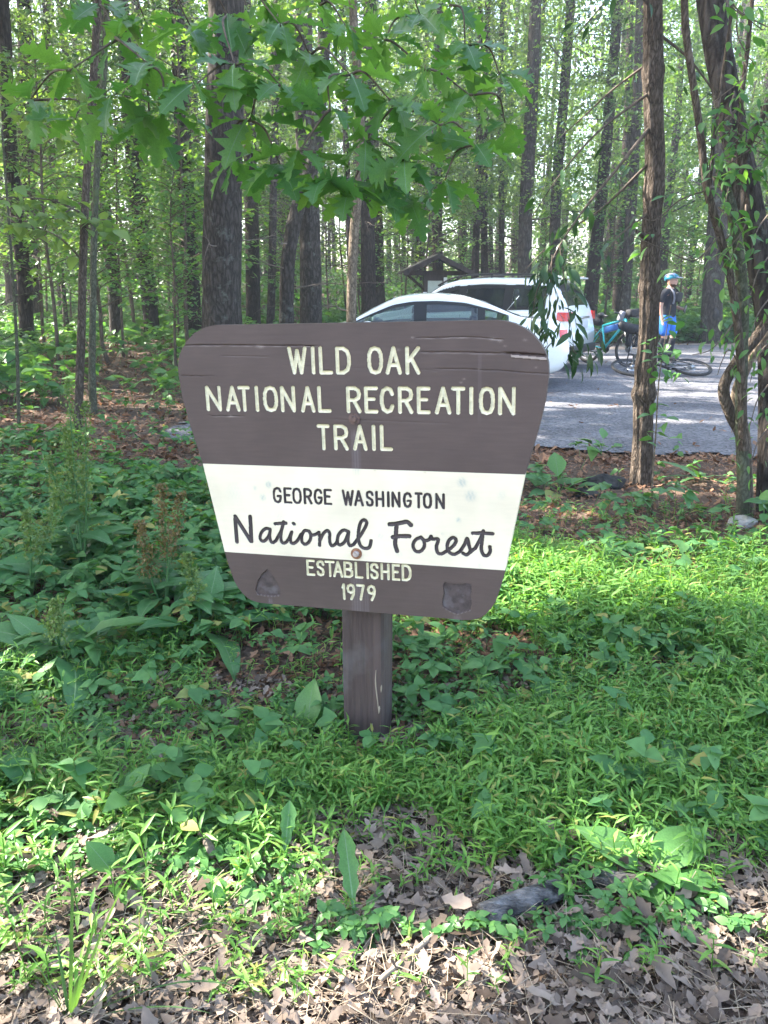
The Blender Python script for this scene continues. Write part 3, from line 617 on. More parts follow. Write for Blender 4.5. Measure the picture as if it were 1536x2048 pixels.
# post: square timber, weathered, upright behind the board
PB = SO + SX * -.010 - SN * .128; zb = sign_base[2]
Rp = Matrix.Rotation(math.atan2(SX[1], SX[0]), 3, 'Z')
pw = .148; nz_ = 70; V = []; kk = 40
for i in range(nz_):
    z = -.15 + (1.36 + .15) * i / (nz_ - 1)
    for q in range(kk):
        a = q * 2 * math.pi / kk; s = max(abs(math.cos(a)), abs(math.sin(a))); x = math.cos(a) / s; y = math.sin(a) / s
        x = max(-.93, min(.93, x)) if abs(y) > .93 else x
        p = Vector((x * 3, y * 3, z * 2)); wv = mnoise.noise(Vector((p.x * 3, p.y * 3, p.z))) * .018
        low = math.exp(-max(0, z) / .12); wv -= low * .10 * abs(mnoise.noise(p * 2.2)) + low * .03
        p3 = Rp @ Vector((x * pw / 2 * (1 + wv), y * pw / 2 * (1 + wv), 0)); V.append((PB[0] - sign_base[0] + p3.x, PB[1] - sign_base[1] + p3.y, z))
F = [(i * kk + q, i * kk + (q + 1) % kk, (i + 1) * kk + (q + 1) % kk, (i + 1) * kk + q) for i in range(nz_ - 1) for q in range(kk)]
F.append(tuple((nz_ - 1) * kk + q for q in range(kk)))
me = bpy.data.meshes.new('post'); me.from_pydata(V, [], F); me.materials.append(M['post_brown']); post = link('post', me, sign)
# checks in the post: splintered bare wood along the grain
for pts, w in (([(752, 1340), (751, 1362), (753, 1385), (756, 1410), (757, 1428)], .0045), ([(763, 1370), (762, 1385)], .005), ([(759, 1412), (758, 1427)], .006), ([(745, 1446), (744, 1456)], .003)):
    fn = SO - SN * (.128 - pw / 2 - .0006); P = []
    for a_ in pts:
        d = ray(*a_); t = ((fn - CAMP) @ SN) / (d @ SN); P.append(CAMP + d * t - sign_base)
    MB().tube(smoothpath(P, 14), w * np.interp(np.linspace(0, 1, 14), [0, .3, .7, 1], [.3, 1, .8, .2]) * .6, 5).build('splinter', 'bare_wood', sign)

# ------------------------------------------------------------------ trees
def leaf_cloud(rs, sprays, per, spread, size, tilt=.45, protos=(rhomb, rhomb_w), flat=.35):
    """leaves in sprays; sprays = centres (n,3)"""
    n = len(sprays); C = np.repeat(sprays, per, 0); k = len(C)
    a = rs.rand(k) * 6.283; r = np.sqrt(rs.rand(k)) * spread
    off = np.stack([np.cos(a) * r, np.sin(a) * r, rs.randn(k) * spread * flat * .5 - r * .18], 1)
    R = rotmats(a - 1.57 + rs.randn(k) * .9, rs.randn(k) * tilt - .25, rs.randn(k) * tilt)
    return scatter(list(protos), C + off, R, size * (.65 + .7 * rs.rand(k)), rs)
def ellipsoid_sprays(rs, n, c, r, shell=.55, low_cut=None):
    d = rs.randn(n, 3); d /= np.linalg.norm(d, axis=1)[:, None]; rr = (shell + (1 - shell) * rs.rand(n)) ** 1.0
    P = np.array(c) + d * np.array(r) * rr[:, None]
    if low_cut is not None: P[:, 2] = np.maximum(P[:, 2], low_cut + rs.rand(n) * .6)
    return P
def limbs(rs, trunk_fn, z0, z1, n, length, r, up=.4, mb=None, twigs=2, k=5):
    mb = mb or MB()
    for i in range(n):
        z = z0 + (z1 - z0) * rs.rand(); b = trunk_fn(z); a = rs.rand() * 6.283; L = length * (.5 + .7 * rs.rand())
        d = np.array([math.cos(a), math.sin(a), up * (rs.rand() * 1.4 - .2)])
        e = b + d * L; mid = b + d * L * .5 + rs.randn(3) * L * .07
        P = smoothpath([b, mid, e], 6); mb.tube(P, np.linspace(r, r * .25, 6), k, caps=False)
        for t in range(twigs):
            s = P[rs.randint(2, 6)]; q = d + rs.randn(3) * .5; mb.tube(smoothpath([s, s + q * L * .18 + rs.randn(3) * .03, s + q * L * .35], 4), np.linspace(r * .4, r * .12, 4), 4, caps=False)
    return mb
SD = np.array(SUN_DIR)
# chosen sun patches: crown leaves that would shade them are cut away (x, y, half-width x, half-width y)
GAPS = [(-.80, 1.38, .30, .12), (-.42, 1.52, .24, .07), (-.22, 1.36, .26, .08), (-.92, 1.64, .22, .06), (.18, 1.40, .14, .04), (-.6, 1.72, .14, .05), (-.9, 1.84, .22, .06), (-.2, 1.75, .1, .05), (.95, 1.52, .12, .04), (.75, 1.75, .06, .05), (1.75, 3.80, 1.8, .46), (.45, 3.55, .4, .30), (1.1, 5.3, .35, .12), (2.9, 6.2, .7, .13), (1.35, 5.05, .25, .07), (-1.1, 2.75, .25, .10),
        (2.9, 10.7, 1.2, .24), (4.6, 11.6, .6, .12), (3.6, 9.2, .6, .10), (5.4, 18.6, 1.2, .25), (8.2, 19.5, 1.6, .3), (3.4, 18.0, .9, .3), (-3.6, 12.2, .5, .3), (-6.5, 19, 1.5, .3), (-4.3, 10.2, .25, .25)]
for (x, y, z, r_) in [(2.05, 6.25, z_, .17) for z_ in (.15, .55, .95, 1.5, 2.2, 2.7)] + [(2.45, 5.2, z_, .14) for z_ in (.6, 1.1, 1.9)] + [(-.62, 11.5, z_, .2) for z_ in (1.5, 2.4)] + [(4.4, 16.3, 1.2, .5), (5.9, 17.3, 1.7, .2), (1.2, 13.2, 1.4, .6)]:
    GAPS.append((x - SD[0] * z / SD[2], y - SD[1] * z / SD[2], r_, r_))
def gap_cut(P, soft, rs):
    """true where a leaf at P would shade one of the gaps"""
    t = P[:, 2] / SD[2]; Q = P - SD * t[:, None]; c = np.zeros(len(P), bool)
    for (x, y, a, b) in GAPS:
        e = ((Q[:, 0] - x) / (a + soft)) ** 2 + ((Q[:, 1] - y) / (b + soft)) ** 2
        c |= e < 1
    return c
def in_frame(P, margin=40):
    d = P - CAMP; z = d @ FV; z = np.where(np.abs(z) < 1e-3, 1e-3, z); x = 768 + FPX * (d @ RV) / z; y = 1024 - FPX * (d @ UV) / z
    return (z > .1) & (x > -margin) & (x < 1536 + margin) & (y > -margin) & (y < 2048 + margin)
def cut_islands(V, F, keep_fn, vper):
    n = len(V) // vper; C = V.reshape(n, vper, 3).mean(1); k = keep_fn(C)
    idx = np.cumsum(k) - 1; V2 = V.reshape(n, vper, 3)[k].reshape(-1, 3)
    fi = F[:, 0] // vper; Fk = F[k[fi]]; fi = fi[k[fi]]; return V2, Fk - (fi * vper)[:, None] + (idx[fi] * vper)[:, None]

# --- far tree kinds, one mesh each, shared by the copies
rs = np.random.RandomState(11)
def trunk_curve(rs, H, lean=.04, wob=.12, n=8):
    z = np.linspace(0, H, n); a = rs.rand() * 6.28; P = np.stack([np.cos(a) * lean * z + np.cumsum(rs.randn(n)) * wob * .35, np.sin(a) * lean * z + np.cumsum(rs.randn(n)) * wob * .35, z - .15], 1); P[0, :2] = 0; return smoothpath(P, 14)
KINDS = []
for k in range(8):
    H = [17, 19, 15, 21, 18, 16, 12, 20][k]; P = trunk_curve(rs, H); tf = lambda z, P=P: np.array([np.interp(z, P[:, 2], P[:, 0]), np.interp(z, P[:, 2], P[:, 1]), z])
    r0 = 1.0
    V, F = tube(P, np.linspace(.19, .06, 14) * (1 + .5 * np.exp(-np.linspace(0, 1, 14) * 22)), 10, caps=False); mb = MB().add(V, F)
    pine = k in (1, 3, 5, 7)
    limbs(rs, tf, 1.6 if pine else 3.0, H * .55, 26 if pine else 9, 1.5 if pine else 2.2, .022 if pine else .04, up=.1 if pine else .6, mb=mb, twigs=3)
    trunk_me = bpy.data.meshes.new('trunk'); trunk_me.from_pydata(mb.v, [], mb.f); trunk_me.materials.append(M['bark_far'])
    for p in trunk_me.polygons: p.use_smooth = True
    lowz = [4.6, 5.2, 3.8, 6.0, 3.4, 4.6, 2.6, 5.5][k]
    S = []
    for i in range(210):
        z = lowz + (H - lowz) * (i + rs.rand()) / 210; f = (z - lowz) / (H - lowz); rr = (2.6 if not pine else 2.0) * math.sqrt(max(.05, 1 - f)) * (.25 + .75 * rs.rand()) * min(1, .45 + f * 3)
        a = rs.rand() * 6.283; b = tf(z); S.append(b + np.array([math.cos(a) * rr, math.sin(a) * rr, rs.randn() * .2]))
    if pine: V, F = leaf_cloud(rs, np.array(S), 42, .52, .115, tilt=.6, protos=(rhomb,), flat=.4)
    else: V, F = leaf_cloud(rs, np.array(S), 42, .62, .12, tilt=.5)
    KINDS.append((trunk_me, npmesh('crown', V, F, 'needle' if pine else ('crown_leaf' if k % 4 else 'crown_leaf_pale')), pine))
def plant_far(kind, x, y, s, rot, label, group, name='forest_tree'):
    t = thing(name, label, 'tree', (x, y, gz(x, y)), group, rot); t.scale = (s, s, s)
    a = link('trunk', KINDS[kind][0], t); b = link('crown', KINDS[kind][1], t); return t
rs = np.random.RandomState(4)
placed = []
def free(x, y, d):
    return all((x - a) ** 2 + (y - b) ** 2 > d * d for a, b in placed)
n_far = 0; tries = 0
while n_far < 120 and tries < 6000:
    tries += 1
    y = 21 + 44 * rs.rand() ** .8; half = y * .56 + 3; x = (rs.rand() * 2 - 1) * half
    if road_w(x, y) > .1 or (x > -3 and y < 24.5): continue
    pxx = 768 + FPX * x / (y * cp)
    if 1000 < pxx < 1440 and rs.rand() < .50: continue
    if 950 < pxx < 1080 and rs.rand() < .3: continue
    if not free(x, y, 1.5): continue
    placed.append((x, y)); n_far += 1
    k = rs.randint(0, 8)
    if x < -1 and rs.rand() < .5: k = [1, 3, 5, 7][rs.randint(0, 4)]
    lab = ('slim conifer with dead lower twigs far back in the wood' if KINDS[k][2] else 'leafy broad-crowned tree far back in the wood')
    plant_far(k, x, y, .7 + .5 * rs.rand(), rs.rand() * 6.28, lab, 'conifers far back in the wood' if KINDS[k][2] else 'broadleaf trees far back in the wood')

# --- trees added for shade to the left, over the camera's side of the clearing and along the road (mostly out of frame)
rs = np.random.RandomState(21)
def shade_tree(x, y, H, rad_, z0, n, label, keep_in=False, per=34, name='shade_tree'):
    base = np.array([x, y, gz(x, y)]); t = thing(name, label, 'tree', base, 'unseen trees shading the clearing')
    P = trunk_curve(rs, H * .9); tf = lambda z: np.array([np.interp(z, P[:, 2], P[:, 0]), np.interp(z, P[:, 2], P[:, 1]), z])
    mb = MB(); V, F = tube(P, np.linspace(.24, .05, 14) * (1 + .5 * np.exp(-np.linspace(0, 1, 14) * 22)), 12, caps=False); mb.add(V, F)
    limbs(rs, tf, z0, H * .8, 16, rad_ * .9, .05, up=.5, mb=mb); mb.build('trunk', 'bark_grey', t)
    S = ellipsoid_sprays(rs, n, (P[-1][0] * .6, P[-1][1] * .6, (z0 + H) / 2), (rad_, rad_, (H - z0) / 2), shell=.35)
    V, F = leaf_cloud(rs, S, per, .62, .17, tilt=.5)
    def keep(C):
        W = C + base; k = ~gap_cut(W, .10, rs)  # holes cut into the crown to let the chosen sun patches through
        if not keep_in: k &= ~in_frame(W, 60)
        return k
    V, F = cut_islands(V, F, keep, 4)
    nobj('crown', V, F, 'crown_leaf', t)
for (x, y, H, r_, z0, n) in [(-6.5, 2.6, 13, 3.2, 4.0, 190), (-9.5, 7.3, 15, 3.4, 3.5, 190), (-10.5, 1.0, 14, 3.6, 4, 190), (-7.4, 5.5, 12, 2.9, 4.2, 170), (-13.5, 8.0, 17, 3.8, 5, 200), (-14, 3.4, 17, 3.8, 5, 200),
                          (-6.3, 11.0, 15, 3.2, 5.5, 170), (-10.2, 13.0, 16, 3.6, 5, 180), (-15, 13, 18, 3.8, 6, 180), (-9.6, 14.8, 16, 3.0, 5.5, 160), (-14.5, 18.5, 17, 3.6, 4.0, 170), (-13.5, 23, 17, 3.4, 4.5, 160), (-8.2, 9.0, 14, 3.0, 4.0, 190), (-12, 9.8, 15, 3.4, 4.5, 190), (3.9, 4.4, 12, 2.6, 5.0, 150)]:
    shade_tree(x, y, H, r_, z0, n, 'leafy tree at the edge of the clearing, trunk beside the trail')

# --- trees one can pick out: base px, distance, diameter, px where it leaves the top, kind of bark
def mid_tree(name, label, bpx, Y, dia, pts_px, mat, dead=0, sides=14, crown=None, rough=.06, seed=0, top_extra=6, group=None, limbn=0, rings=60):
    """pts_px: (px, py) along the trunk above the base, all at distance Y"""
    b = base_at(bpx, Y); t = thing(name, label, 'tree', b, group)
    P = [np.array([0, 0, -.2])] + [at(px, py, Y) - b for px, py in pts_px]
    d = P[-1] - P[-2]; d /= np.linalg.norm(d); d = d * .5 + np.array([0, 0, .5]); P.append(P[-1] + d / np.linalg.norm(d) * top_extra)
    V, F = bark_trunk(P, dia / 2, dia * .28, sides=sides, rings=rings, rough=rough, flare=.35, seed=seed, freq=9 if dia > .3 else 6)
    mb = MB().add(V, F); Ps = smoothpath(P, 60); tf = lambda z: np.array([np.interp(z, Ps[:, 2], Ps[:, 0]), np.interp(z, Ps[:, 2], Ps[:, 1]), z])
    mb.build('trunk', mat, t)
    r_ = np.random.RandomState(seed + 100)
    if dead:
        limbs(r_, tf, .9, Ps[-1][2] * .75, dead, 1.3, .014, up=.15, twigs=4, k=4).build('dead_limbs', 'dead_twig', t)['kind'] = 'stuff'
    if limbn:
        limbs(r_, tf, 2.5, Ps[-1][2], limbn, 2.0, .03, up=.5, twigs=3).build('limbs', 'twig', t)
    if crown:
        z0, z1, rr, n, per, size, mt = crown; S = []
        for i in range(n):
            z = z0 + (z1 - z0) * (i + r_.rand()) / n; a = r_.rand() * 6.283; q = rr * (.2 + .8 * r_.rand()); S.append(tf(min(z, Ps[-1][2])) * np.array([1, 1, 0]) + np.array([math.cos(a) * q, math.sin(a) * q, z]))
        V, F = leaf_cloud(r_, np.array(S), per, .5, size, tilt=.5)
        V, F = cut_islands(V, F, lambda C: ~gap_cut(C + b, .02, r_), 4); nobj('crown', V, F, mt, t)
    return t, b, tf
CR = lambda z0, z1, r_, n, mt='crown_leaf', per=38, size=.115: (z0, z1, r_, n, per, size, mt)
mid_tree('pine_tree', 'dark leaning pine trunk beside the mossy sapling at the trail edge', 52, 17, .30, [(48, 560), (30, 400), (14, 200), (5, 0)], 'bark_dark', dead=16, crown=CR(4.6, 12, 2.2, 90, 'needle'), seed=1)
mid_tree('pine_tree', 'wide brown pine trunk standing behind the dark leaning pine', 70, 22, .46, [(62, 500), (52, 300), (48, 0)], 'bark_dark', dead=18, crown=CR(5, 14, 2.6, 90, 'needle'), seed=2)
mid_tree('forest_tree', 'thin forked grey trunk between leaning pine and yellowish sapling', 131, 21, .2, [(118, 520), (108, 380), (98, 200), (90, 0)], 'bark_grey', dead=8, crown=CR(3.6, 11, 2.2, 80, 'crown_leaf_pale'), seed=3)
mid_tree('pine_tree', 'grey trunk leaning left over the litter trail', 234, 19, .30, [(226, 560), (210, 420), (202, 250), (196, 0)], 'bark_grey', dead=16, crown=CR(5, 12, 2.0, 70, 'needle'), seed=4)
mid_tree('pine_tree', 'dark bent trunk leaning left with peeling flank above the litter trail', 305, 20, .38, [(292, 540), (275, 400), (262, 280), (250, 100), (244, 0)], 'bark_dark', dead=18, crown=CR(5.5, 13, 2.2, 70, 'needle'), seed=5)
mid_tree('pine_tree', 'straight double-width dark trunk just left of the massive trunk', 388, 18.5, .40, [(380, 500), (368, 300), (352, 0)], 'bark_dark', dead=16, crown=CR(6, 14, 2.2, 60, 'needle'), seed=6)
mid_tree('pine_tree', 'massive furrowed pine trunk with lichen flecks rising behind the sign', 442, 13.2, .66, [(444, 560), (448, 300), (452, 120), (452, 0)], 'bark_grey', dead=6, sides=52, rings=150, rough=.13, crown=CR(7, 15, 2.6, 70, 'needle'), seed=7)
mid_tree('pine_tree', 'brown pine trunk close right of the massive trunk', 507, 23, .42, [(505, 500), (500, 300), (490, 0)], 'bark_dark', dead=16, crown=CR(5, 14, 2.4, 70, 'needle'), seed=8)
mid_tree('forest_tree', 'thin grey trunk second to the right of the massive trunk', 540, 24, .24, [(545, 500), (548, 300), (556, 0)], 'bark_grey', dead=9, crown=CR(4, 11, 2.2, 80), seed=9)
mid_tree('forest_tree', 'crooked pale trunk with a broken limb scar behind the sign', 572, 16, .30, [(574, 560), (582, 480), (600, 400), (628, 320), (640, 200), (650, 0)], 'bark_grey', dead=5, sides=24, rings=100, rough=.12, crown=CR(5, 12, 2.0, 70, 'crown_leaf_pale'), seed=10)
mid_tree('pine_tree', 'broad grey trunk half hidden behind the crooked trunk', 622, 20, .56, [(620, 480), (612, 300), (604, 0)], 'bark_grey', dead=12, sides=22, crown=CR(6, 14, 2.6, 70, 'needle'), seed=11)
mid_tree('forest_tree', 'slender mottled trunk curving right behind the top edge of the sign', 700, 11.5, .15, [(704, 560), (712, 420), (722, 330), (716, 150), (705, 0)], 'bark_pale', dead=4, sides=18, crown=CR(3.4, 7, 1.3, 40, 'crown_leaf', 26, .11), seed=12, top_extra=3)
mid_tree('pine_tree', 'dark thick trunk beside the slender mottled trunk', 738, 22, .42, [(736, 480), (734, 300), (740, 0)], 'bark_dark', dead=12, crown=CR(5.5, 14, 2.4, 70, 'needle'), seed=13)
mid_tree('forest_tree', 'thin straight dark trunk rising beside the notice kiosk roof', 970, 27, .26, [(968, 400), (972, 200), (976, 0)], 'bark_dark', dead=6, crown=CR(3.8, 13, 2.6, 110, 'crown_leaf_pale'), seed=14)
mid_tree('forest_tree', 'second thin trunk between kiosk and the tall grey pair', 1004, 28, .22, [(1003, 400), (1000, 200), (1006, 0)], 'bark_grey', dead=6, crown=CR(3.6, 13, 2.6, 110), seed=15)
mid_tree('forest_tree', 'tall straight grey trunk behind the white estate car', 1048, 25.5, .46, [(1052, 420), (1062, 220), (1072, 0)], 'bark_grey', sides=22, rough=.08, crown=CR(3.9, 14, 2.8, 110, 'crown_leaf_pale'), seed=16, limbn=5)
mid_tree('forest_tree', 'tall pale-flanked trunk right of the straight grey trunk behind the cars', 1104, 27, .38, [(1112, 400), (1126, 220), (1142, 0)], 'bark_grey', sides=20, crown=CR(3.8, 14, 2.8, 120, 'crown_leaf_pale'), seed=17, limbn=5)
mid_tree('forest_tree', 'grey trunk leaning right beyond the road behind the parked bikes', 1246, 25, .34, [(1258, 480), (1270, 300), (1276, 150), (1282, 0)], 'bark_grey', sides=18, crown=CR(3.6, 13, 2.8, 120, 'crown_leaf_pale'), seed=18, limbn=5)
mid_tree('forest_tree', 'two-tone brown trunk across the road between the bikes and the cyclist', 1232, 30, .34, [(1240, 480), (1255, 250), (1262, 0)], 'bark_dark', crown=CR(3.9, 14, 2.8, 120), seed=19)
VT, VB, _ = mid_tree('forest_tree', 'bluish grey trunk with a hollow at its foot beyond the standing cyclist', 1421, 23.5, .60, [(1428, 540), (1436, 420), (1442, 260), (1448, 0)], 'bark_grey', sides=26, rings=90, crown=CR(3.6, 13, 2.8, 120), seed=20, limbn=4)
hb = at(1421, 632, 23.5) - VB
MB().tube(smoothpath([hb + np.array([0, -.335, -.12]), hb + np.array([.01, -.33, .1]), hb + np.array([0, -.30, .24])], 8), [.02, .07, .09, .09, .085, .07, .05, .02], 10).build('hollow', 'rock_dark', VT)

# --- understory: small leafy trees between 11 and 40 m
def build_sapling_kind(seed, H, mt, leaf=.10, n=42, per=26, spread=.42, R=1.3):
    r_ = np.random.RandomState(seed); P = trunk_curve(r_, H, lean=.06, wob=.10); tf = lambda z: np.array([np.interp(z, P[:, 2], P[:, 0]), np.interp(z, P[:, 2], P[:, 1]), z])
    mb = MB(); V, F = tube(P, np.linspace(.035, .01, 14), 7, caps=False); mb.add(V, F); S = []
    for i in range(n):
        z = H * (.28 + .72 * (i + r_.rand()) / n); a = r_.rand() * 6.283; L = R * (1.1 - .75 * z / H) * (.4 + .7 * r_.rand()); b = tf(z * .92); e = b + np.array([math.cos(a) * L, math.sin(a) * L, L * .25])
        mb.tube(smoothpath([b, (b + e) / 2 + np.array([0, 0, .08]), e], 4), [.010, .008, .006, .003], 4, caps=False); S.append(e - (e - b) * .15)
    V, F = leaf_cloud(r_, np.array(S), per, spread, leaf, tilt=.32, protos=(rhomb_w, rhomb), flat=.22)
    tm = bpy.data.meshes.new('trunk'); tm.from_pydata(mb.v, [], mb.f); tm.materials.append(M['twig']); return tm, npmesh('crown', V, F, mt)
SAP = [build_sapling_kind(31, 4.2, 'shrub_leaf'), build_sapling_kind(32, 5.5, 'crown_leaf', .11, 55, 26, .5, 1.6), build_sapling_kind(33, 3.0, 'shrub_leaf', .09, 34, 26, .4, 1.1), build_sapling_kind(34, 6.5, 'crown_leaf_pale', .12, 70, 24, .55, 1.9), build_sapling_kind(35, 1.5, 'shrub_leaf', .09, 22, 22, .3, .8)]
rs = np.random.RandomState(77); n_s = 0; tries = 0; spl = []
while n_s < 95 and tries < 4000:
    tries += 1
    y = 12.5 + 30 * rs.rand() ** 1.1; x = (rs.rand() * 2 - 1) * (y * .52 + 1.5)
    if road_w(x, y) > .02 or (x > -3.2 and y < 23.6): continue
    px_ = 768 + FPX * x / (y * cp)
    if any((x - a) ** 2 + (y - b) ** 2 < 1.4 for a, b in spl): continue
    if 1280 < px_ < 1380 and y < 27: continue
    spl.append((x, y)); n_s += 1; k = rs.choice(5, p=[.24, .2, .2, .2, .16])
    if px_ < 700 and k in (4,) and rs.rand() < .5: k = 0
    lab = ['leafy green sapling in the understory', 'tall full understory sapling', 'short bushy understory sapling', 'tall pale-leaved understory sapling', 'knee-high leafy shrub on the forest floor'][k]
    t = thing('sapling' if k != 4 else 'shrub', lab, 'sapling' if k != 4 else 'shrub', (x, y, gz(x, y)), ['green saplings of the understory', 'tall saplings of the understory', 'bushy saplings of the understory', 'pale saplings of the understory', 'shrubs on the forest floor'][k], rs.rand() * 6.28)
    s = .8 + .5 * rs.rand(); t.scale = (s, s, s); link('trunk', SAP[k][0], t); link('crown', SAP[k][1], t)
# --- the wood closing the view
rs = np.random.RandomState(8)
n = 3000; th = (rs.rand(n) * 2 - 1) * .75; rr = 62 + 30 * rs.rand(n); X = np.sin(th) * rr; Y = np.cos(th) * rr; Z = gz_arr(X, Y) + 1.0 + 22 * rs.rand(n) ** 1.2
pxs = 768 + FPX * X / (Y * cp); keep = ~((pxs > 980) & (pxs < 1420) & (Z > 9) & (rs.rand(n) < .45)); S = np.stack([X, Y, Z], 1)[keep]
V, F = leaf_cloud(rs, S, 26, 1.3, .42, tilt=.6); fw = nobj('far_wood', V, F, 'crown_leaf_pale'); tag(fw, 'dense pale green wood closing the view behind all the trunks', 'forest', kind='stuff')
n = 1500; y = 30 + 42 * rs.rand(n); x = (rs.rand(n) * 2 - 1) * y * .6; S = np.stack([x, y, gz_arr(x, y) + .25 + 1.3 * rs.rand(n) ** 2], 1)
V, F = leaf_cloud(rs, S, 22, .85, .24, tilt=.5); tag(nobj('far_undergrowth', V, F, 'shrub_leaf'), 'low green undergrowth deep in the wood', 'undergrowth', kind='stuff')
mb = MB()
for i in range(110):
    th = (rs.rand() * 2 - 1) * .72; r_ = 45 + 40 * rs.rand(); x = math.sin(th) * r_; y = math.cos(th) * r_; z = gz(x, y); d_ = .10 + .14 * rs.rand(); le = rs.randn(2) * .5
    mb.tube([(x, y, z - .3), (x + le[0] * .4, y, z + 8), (x + le[0], y + le[1], z + 20)], [d_, d_ * .8, d_ * .4], 6, caps=False)
o = mb.build('far_trunks', 'bark_far'); tag(o, 'many thin trunks standing far back in the wood', 'forest', kind='stuff')

# ------------------------------------------------------------------ near trees
OVT = [q2t(ovate), q2t(ovate2)]
def leaf_objs(parent, base, meshes, spots, name='leaf'):
    """spots: (pos world, yaw, tilt, roll, size): each leaf its own object"""
    for i, (p, yw, ti, ro, s) in enumerate(spots):
        o = link(name, meshes[i % len(meshes)], parent); o.location = [float(v) for v in (np.asarray(p) - base)]
        R = rotmats(np.array([yw]), np.array([ti]), np.array([ro]))[0]; o.rotation_euler = Matrix(R.tolist()).to_euler(); o.scale = (s, s, s)
# sapling with orange-brown bark at the trail, and its mossy neighbour
rs = np.random.RandomState(50)
Y = 8.3; b = base_at(152, Y)
t = thing('sapling', 'thin orange-brown sapling trunk with a spray of pale leaves at the trail', 'sapling', b)
P = [np.array([0, 0, -.1])] + [at(px, py, Y) - b for px, py in [(160, 740), (163, 640), (166, 520), (172, 380), (182, 230), (190, 100), (198, -40), (205, -160)]]
V, F = bark_trunk(P, .044, .032, sides=18, rings=120, rough=.10, flare=.3, seed=3, freq=5); MB().add(V, F).build('trunk', 'bark_warm', t)
mb = MB(); spots = []
for (pa, pb, pc, dy) in [((166, 520), (110, 470), (20, 440), -.8), ((170, 400), (120, 430), (60, 452), -.5), ((168, 450), (215, 440), (232, 470), -.6), ((178, 300), (90, 250), (10, 210), -.9), ((190, 100), (215, 20), (232, 45), -.2), ((170, 430), (100, 400), (-10, 395), -1.2), ((163, 660), (176, 690), (192, 715), 0)]:
    q = smoothpath([at(*pa, Y), at(*pb, Y + dy * .5), at(*pc, Y + dy)], 16) - b; mb.tube(q, np.linspace(.012, .003, 16), 5, caps=False)
    if pa[1] in (100, 660): continue
    for i in range(3, 16):
        for k in range(2): spots.append((q[i] + b + rs.randn(3) * .05, rs.rand() * 6.28, -.2 + rs.randn() * .25, rs.randn() * .4, .11 + .05 * rs.rand()))
mb.build('twigs', 'twig', t)['kind'] = 'stuff'
beech = [npmesh('leaf', *ovate, 'crown_leaf_pale', True), npmesh('leaf', *ovate2, 'crown_leaf_pale', True)]
leaf_objs(t, b, beech, spots)
b = base_at(186, 9.6); t = thing('sapling', 'mossy grey-green sapling trunk close behind the orange-brown one', 'sapling', b)
P = [np.array([0, 0, -.1])] + [at(px, py, 9.6) - b for px, py in [(184, 740), (186, 600), (188, 480), (196, 300), (209, 120), (216, -80)]]
V, F = bark_trunk(P, .042, .03, sides=16, rings=90, rough=.10, flare=.3, seed=5, freq=5); MB().add(V, F).build('trunk', 'bark_mossy', t)
b = base_at(36, 8.6); t = thing('sapling', 'bare whip-thin sapling stem standing in the green weeds by the trail', 'sapling', b)
P = [np.array([0, 0, -.1])] + [at(px, py, 8.6) - b for px, py in [(34, 700), (26, 560), (16, 420), (4, 260)]]
mb = MB().tube(smoothpath(P, 20), np.linspace(.022, .010, 20), 8, caps=False)
for z in (.4, .7, .95, 1.3):
    for s in (-1, 1): mb.tube(smoothpath([(-.02 * z, 0, z), (s * .16, .02, z + .1), (s * .33, .04, z + .13)], 5), np.linspace(.006, .002, 5), 4, caps=False)
mb.build('trunk', 'bark_mossy', t)

# right-hand tree with furrowed two-tone trunk, its drooping leafy boughs hang before the white car
Y = 6.25; b = base_at(1283, Y); NT = thing('hardwood_tree', 'furrowed trunk sunlit on one side at the gravel edge, leafy bough drooping before the cars', 'tree', b)
P = [np.array([0, 0, -.1])] + [at(px, py, Y) - b for px, py in [(1286, 880), (1288, 780), (1297, 660), (1302, 480), (1310, 330), (1306, 170), (1306, 40), (1308, -120), (1312, -300)]]
V, F = bark_trunk(P, .076, .062, sides=64, rings=260, rough=.20, flare=.25, seed=9, freq=10, knots=((.19, .30, .012), (.235, .16, .02), (.37, .18, .010), (.52, .14, .015), (.70, .15, .012))); MB().add(V, F).build('trunk', 'bark_warm', NT)
MB().tube(smoothpath([at(1304, 480, Y) - b, at(1285, 470, Y - .1) - b, at(1272, 462, Y - .15) - b], 6), np.linspace(.035, .012, 6), 8).build('stub', 'bark_warm', NT)
rs = np.random.RandomState(61); mb = MB(); spots = []
def bough(pts, r0, leaves, size, lean=0, j=.06, i0=3, droop=.9, spots=spots, mb=mb, b=b, n=26):
    q = smoothpath([at(px, py, yy) for px, py, yy in pts], n); mb.tube(q - b, np.linspace(r0, .0022, n), 5, caps=False)
    for k in range(leaves):
        i = rs.randint(i0, n); tn = q[min(i + 1, n - 1)] - q[max(i - 1, 0)]; yw = math.atan2(tn[1], tn[0]) - 1.57 + rs.randn() * 1.0
        spots.append((q[i] + rs.randn(3) * j, yw, -droop + rs.randn() * .35, rs.randn() * .5, size * (.7 + .6 * rs.rand())))
bough([(1304, 250, 6.25), (1240, 330, 6.0), (1160, 430, 5.8), (1105, 520, 5.7), (1090, 600, 5.65)], .016, 26, .11, i0=12)
bough([(1105, 510, 5.7), (1100, 590, 5.65), (1095, 650, 5.6), (1085, 700, 5.6)], .005, 52, .105)
bough([(1120, 490, 5.7), (1130, 570, 5.65), (1140, 640, 5.6), (1148, 700, 5.6)], .005, 34, .105, i0=8)
bough([(1110, 520, 5.7), (1078, 570, 5.7), (1066, 620, 5.7), (1060, 668, 5.7)], .005, 36, .10)
bough([(1140, 690, 5.62), (1150, 705, 5.6), (1168, 712, 5.6), (1182, 716, 5.6)], .004, 20, .11, i0=4)
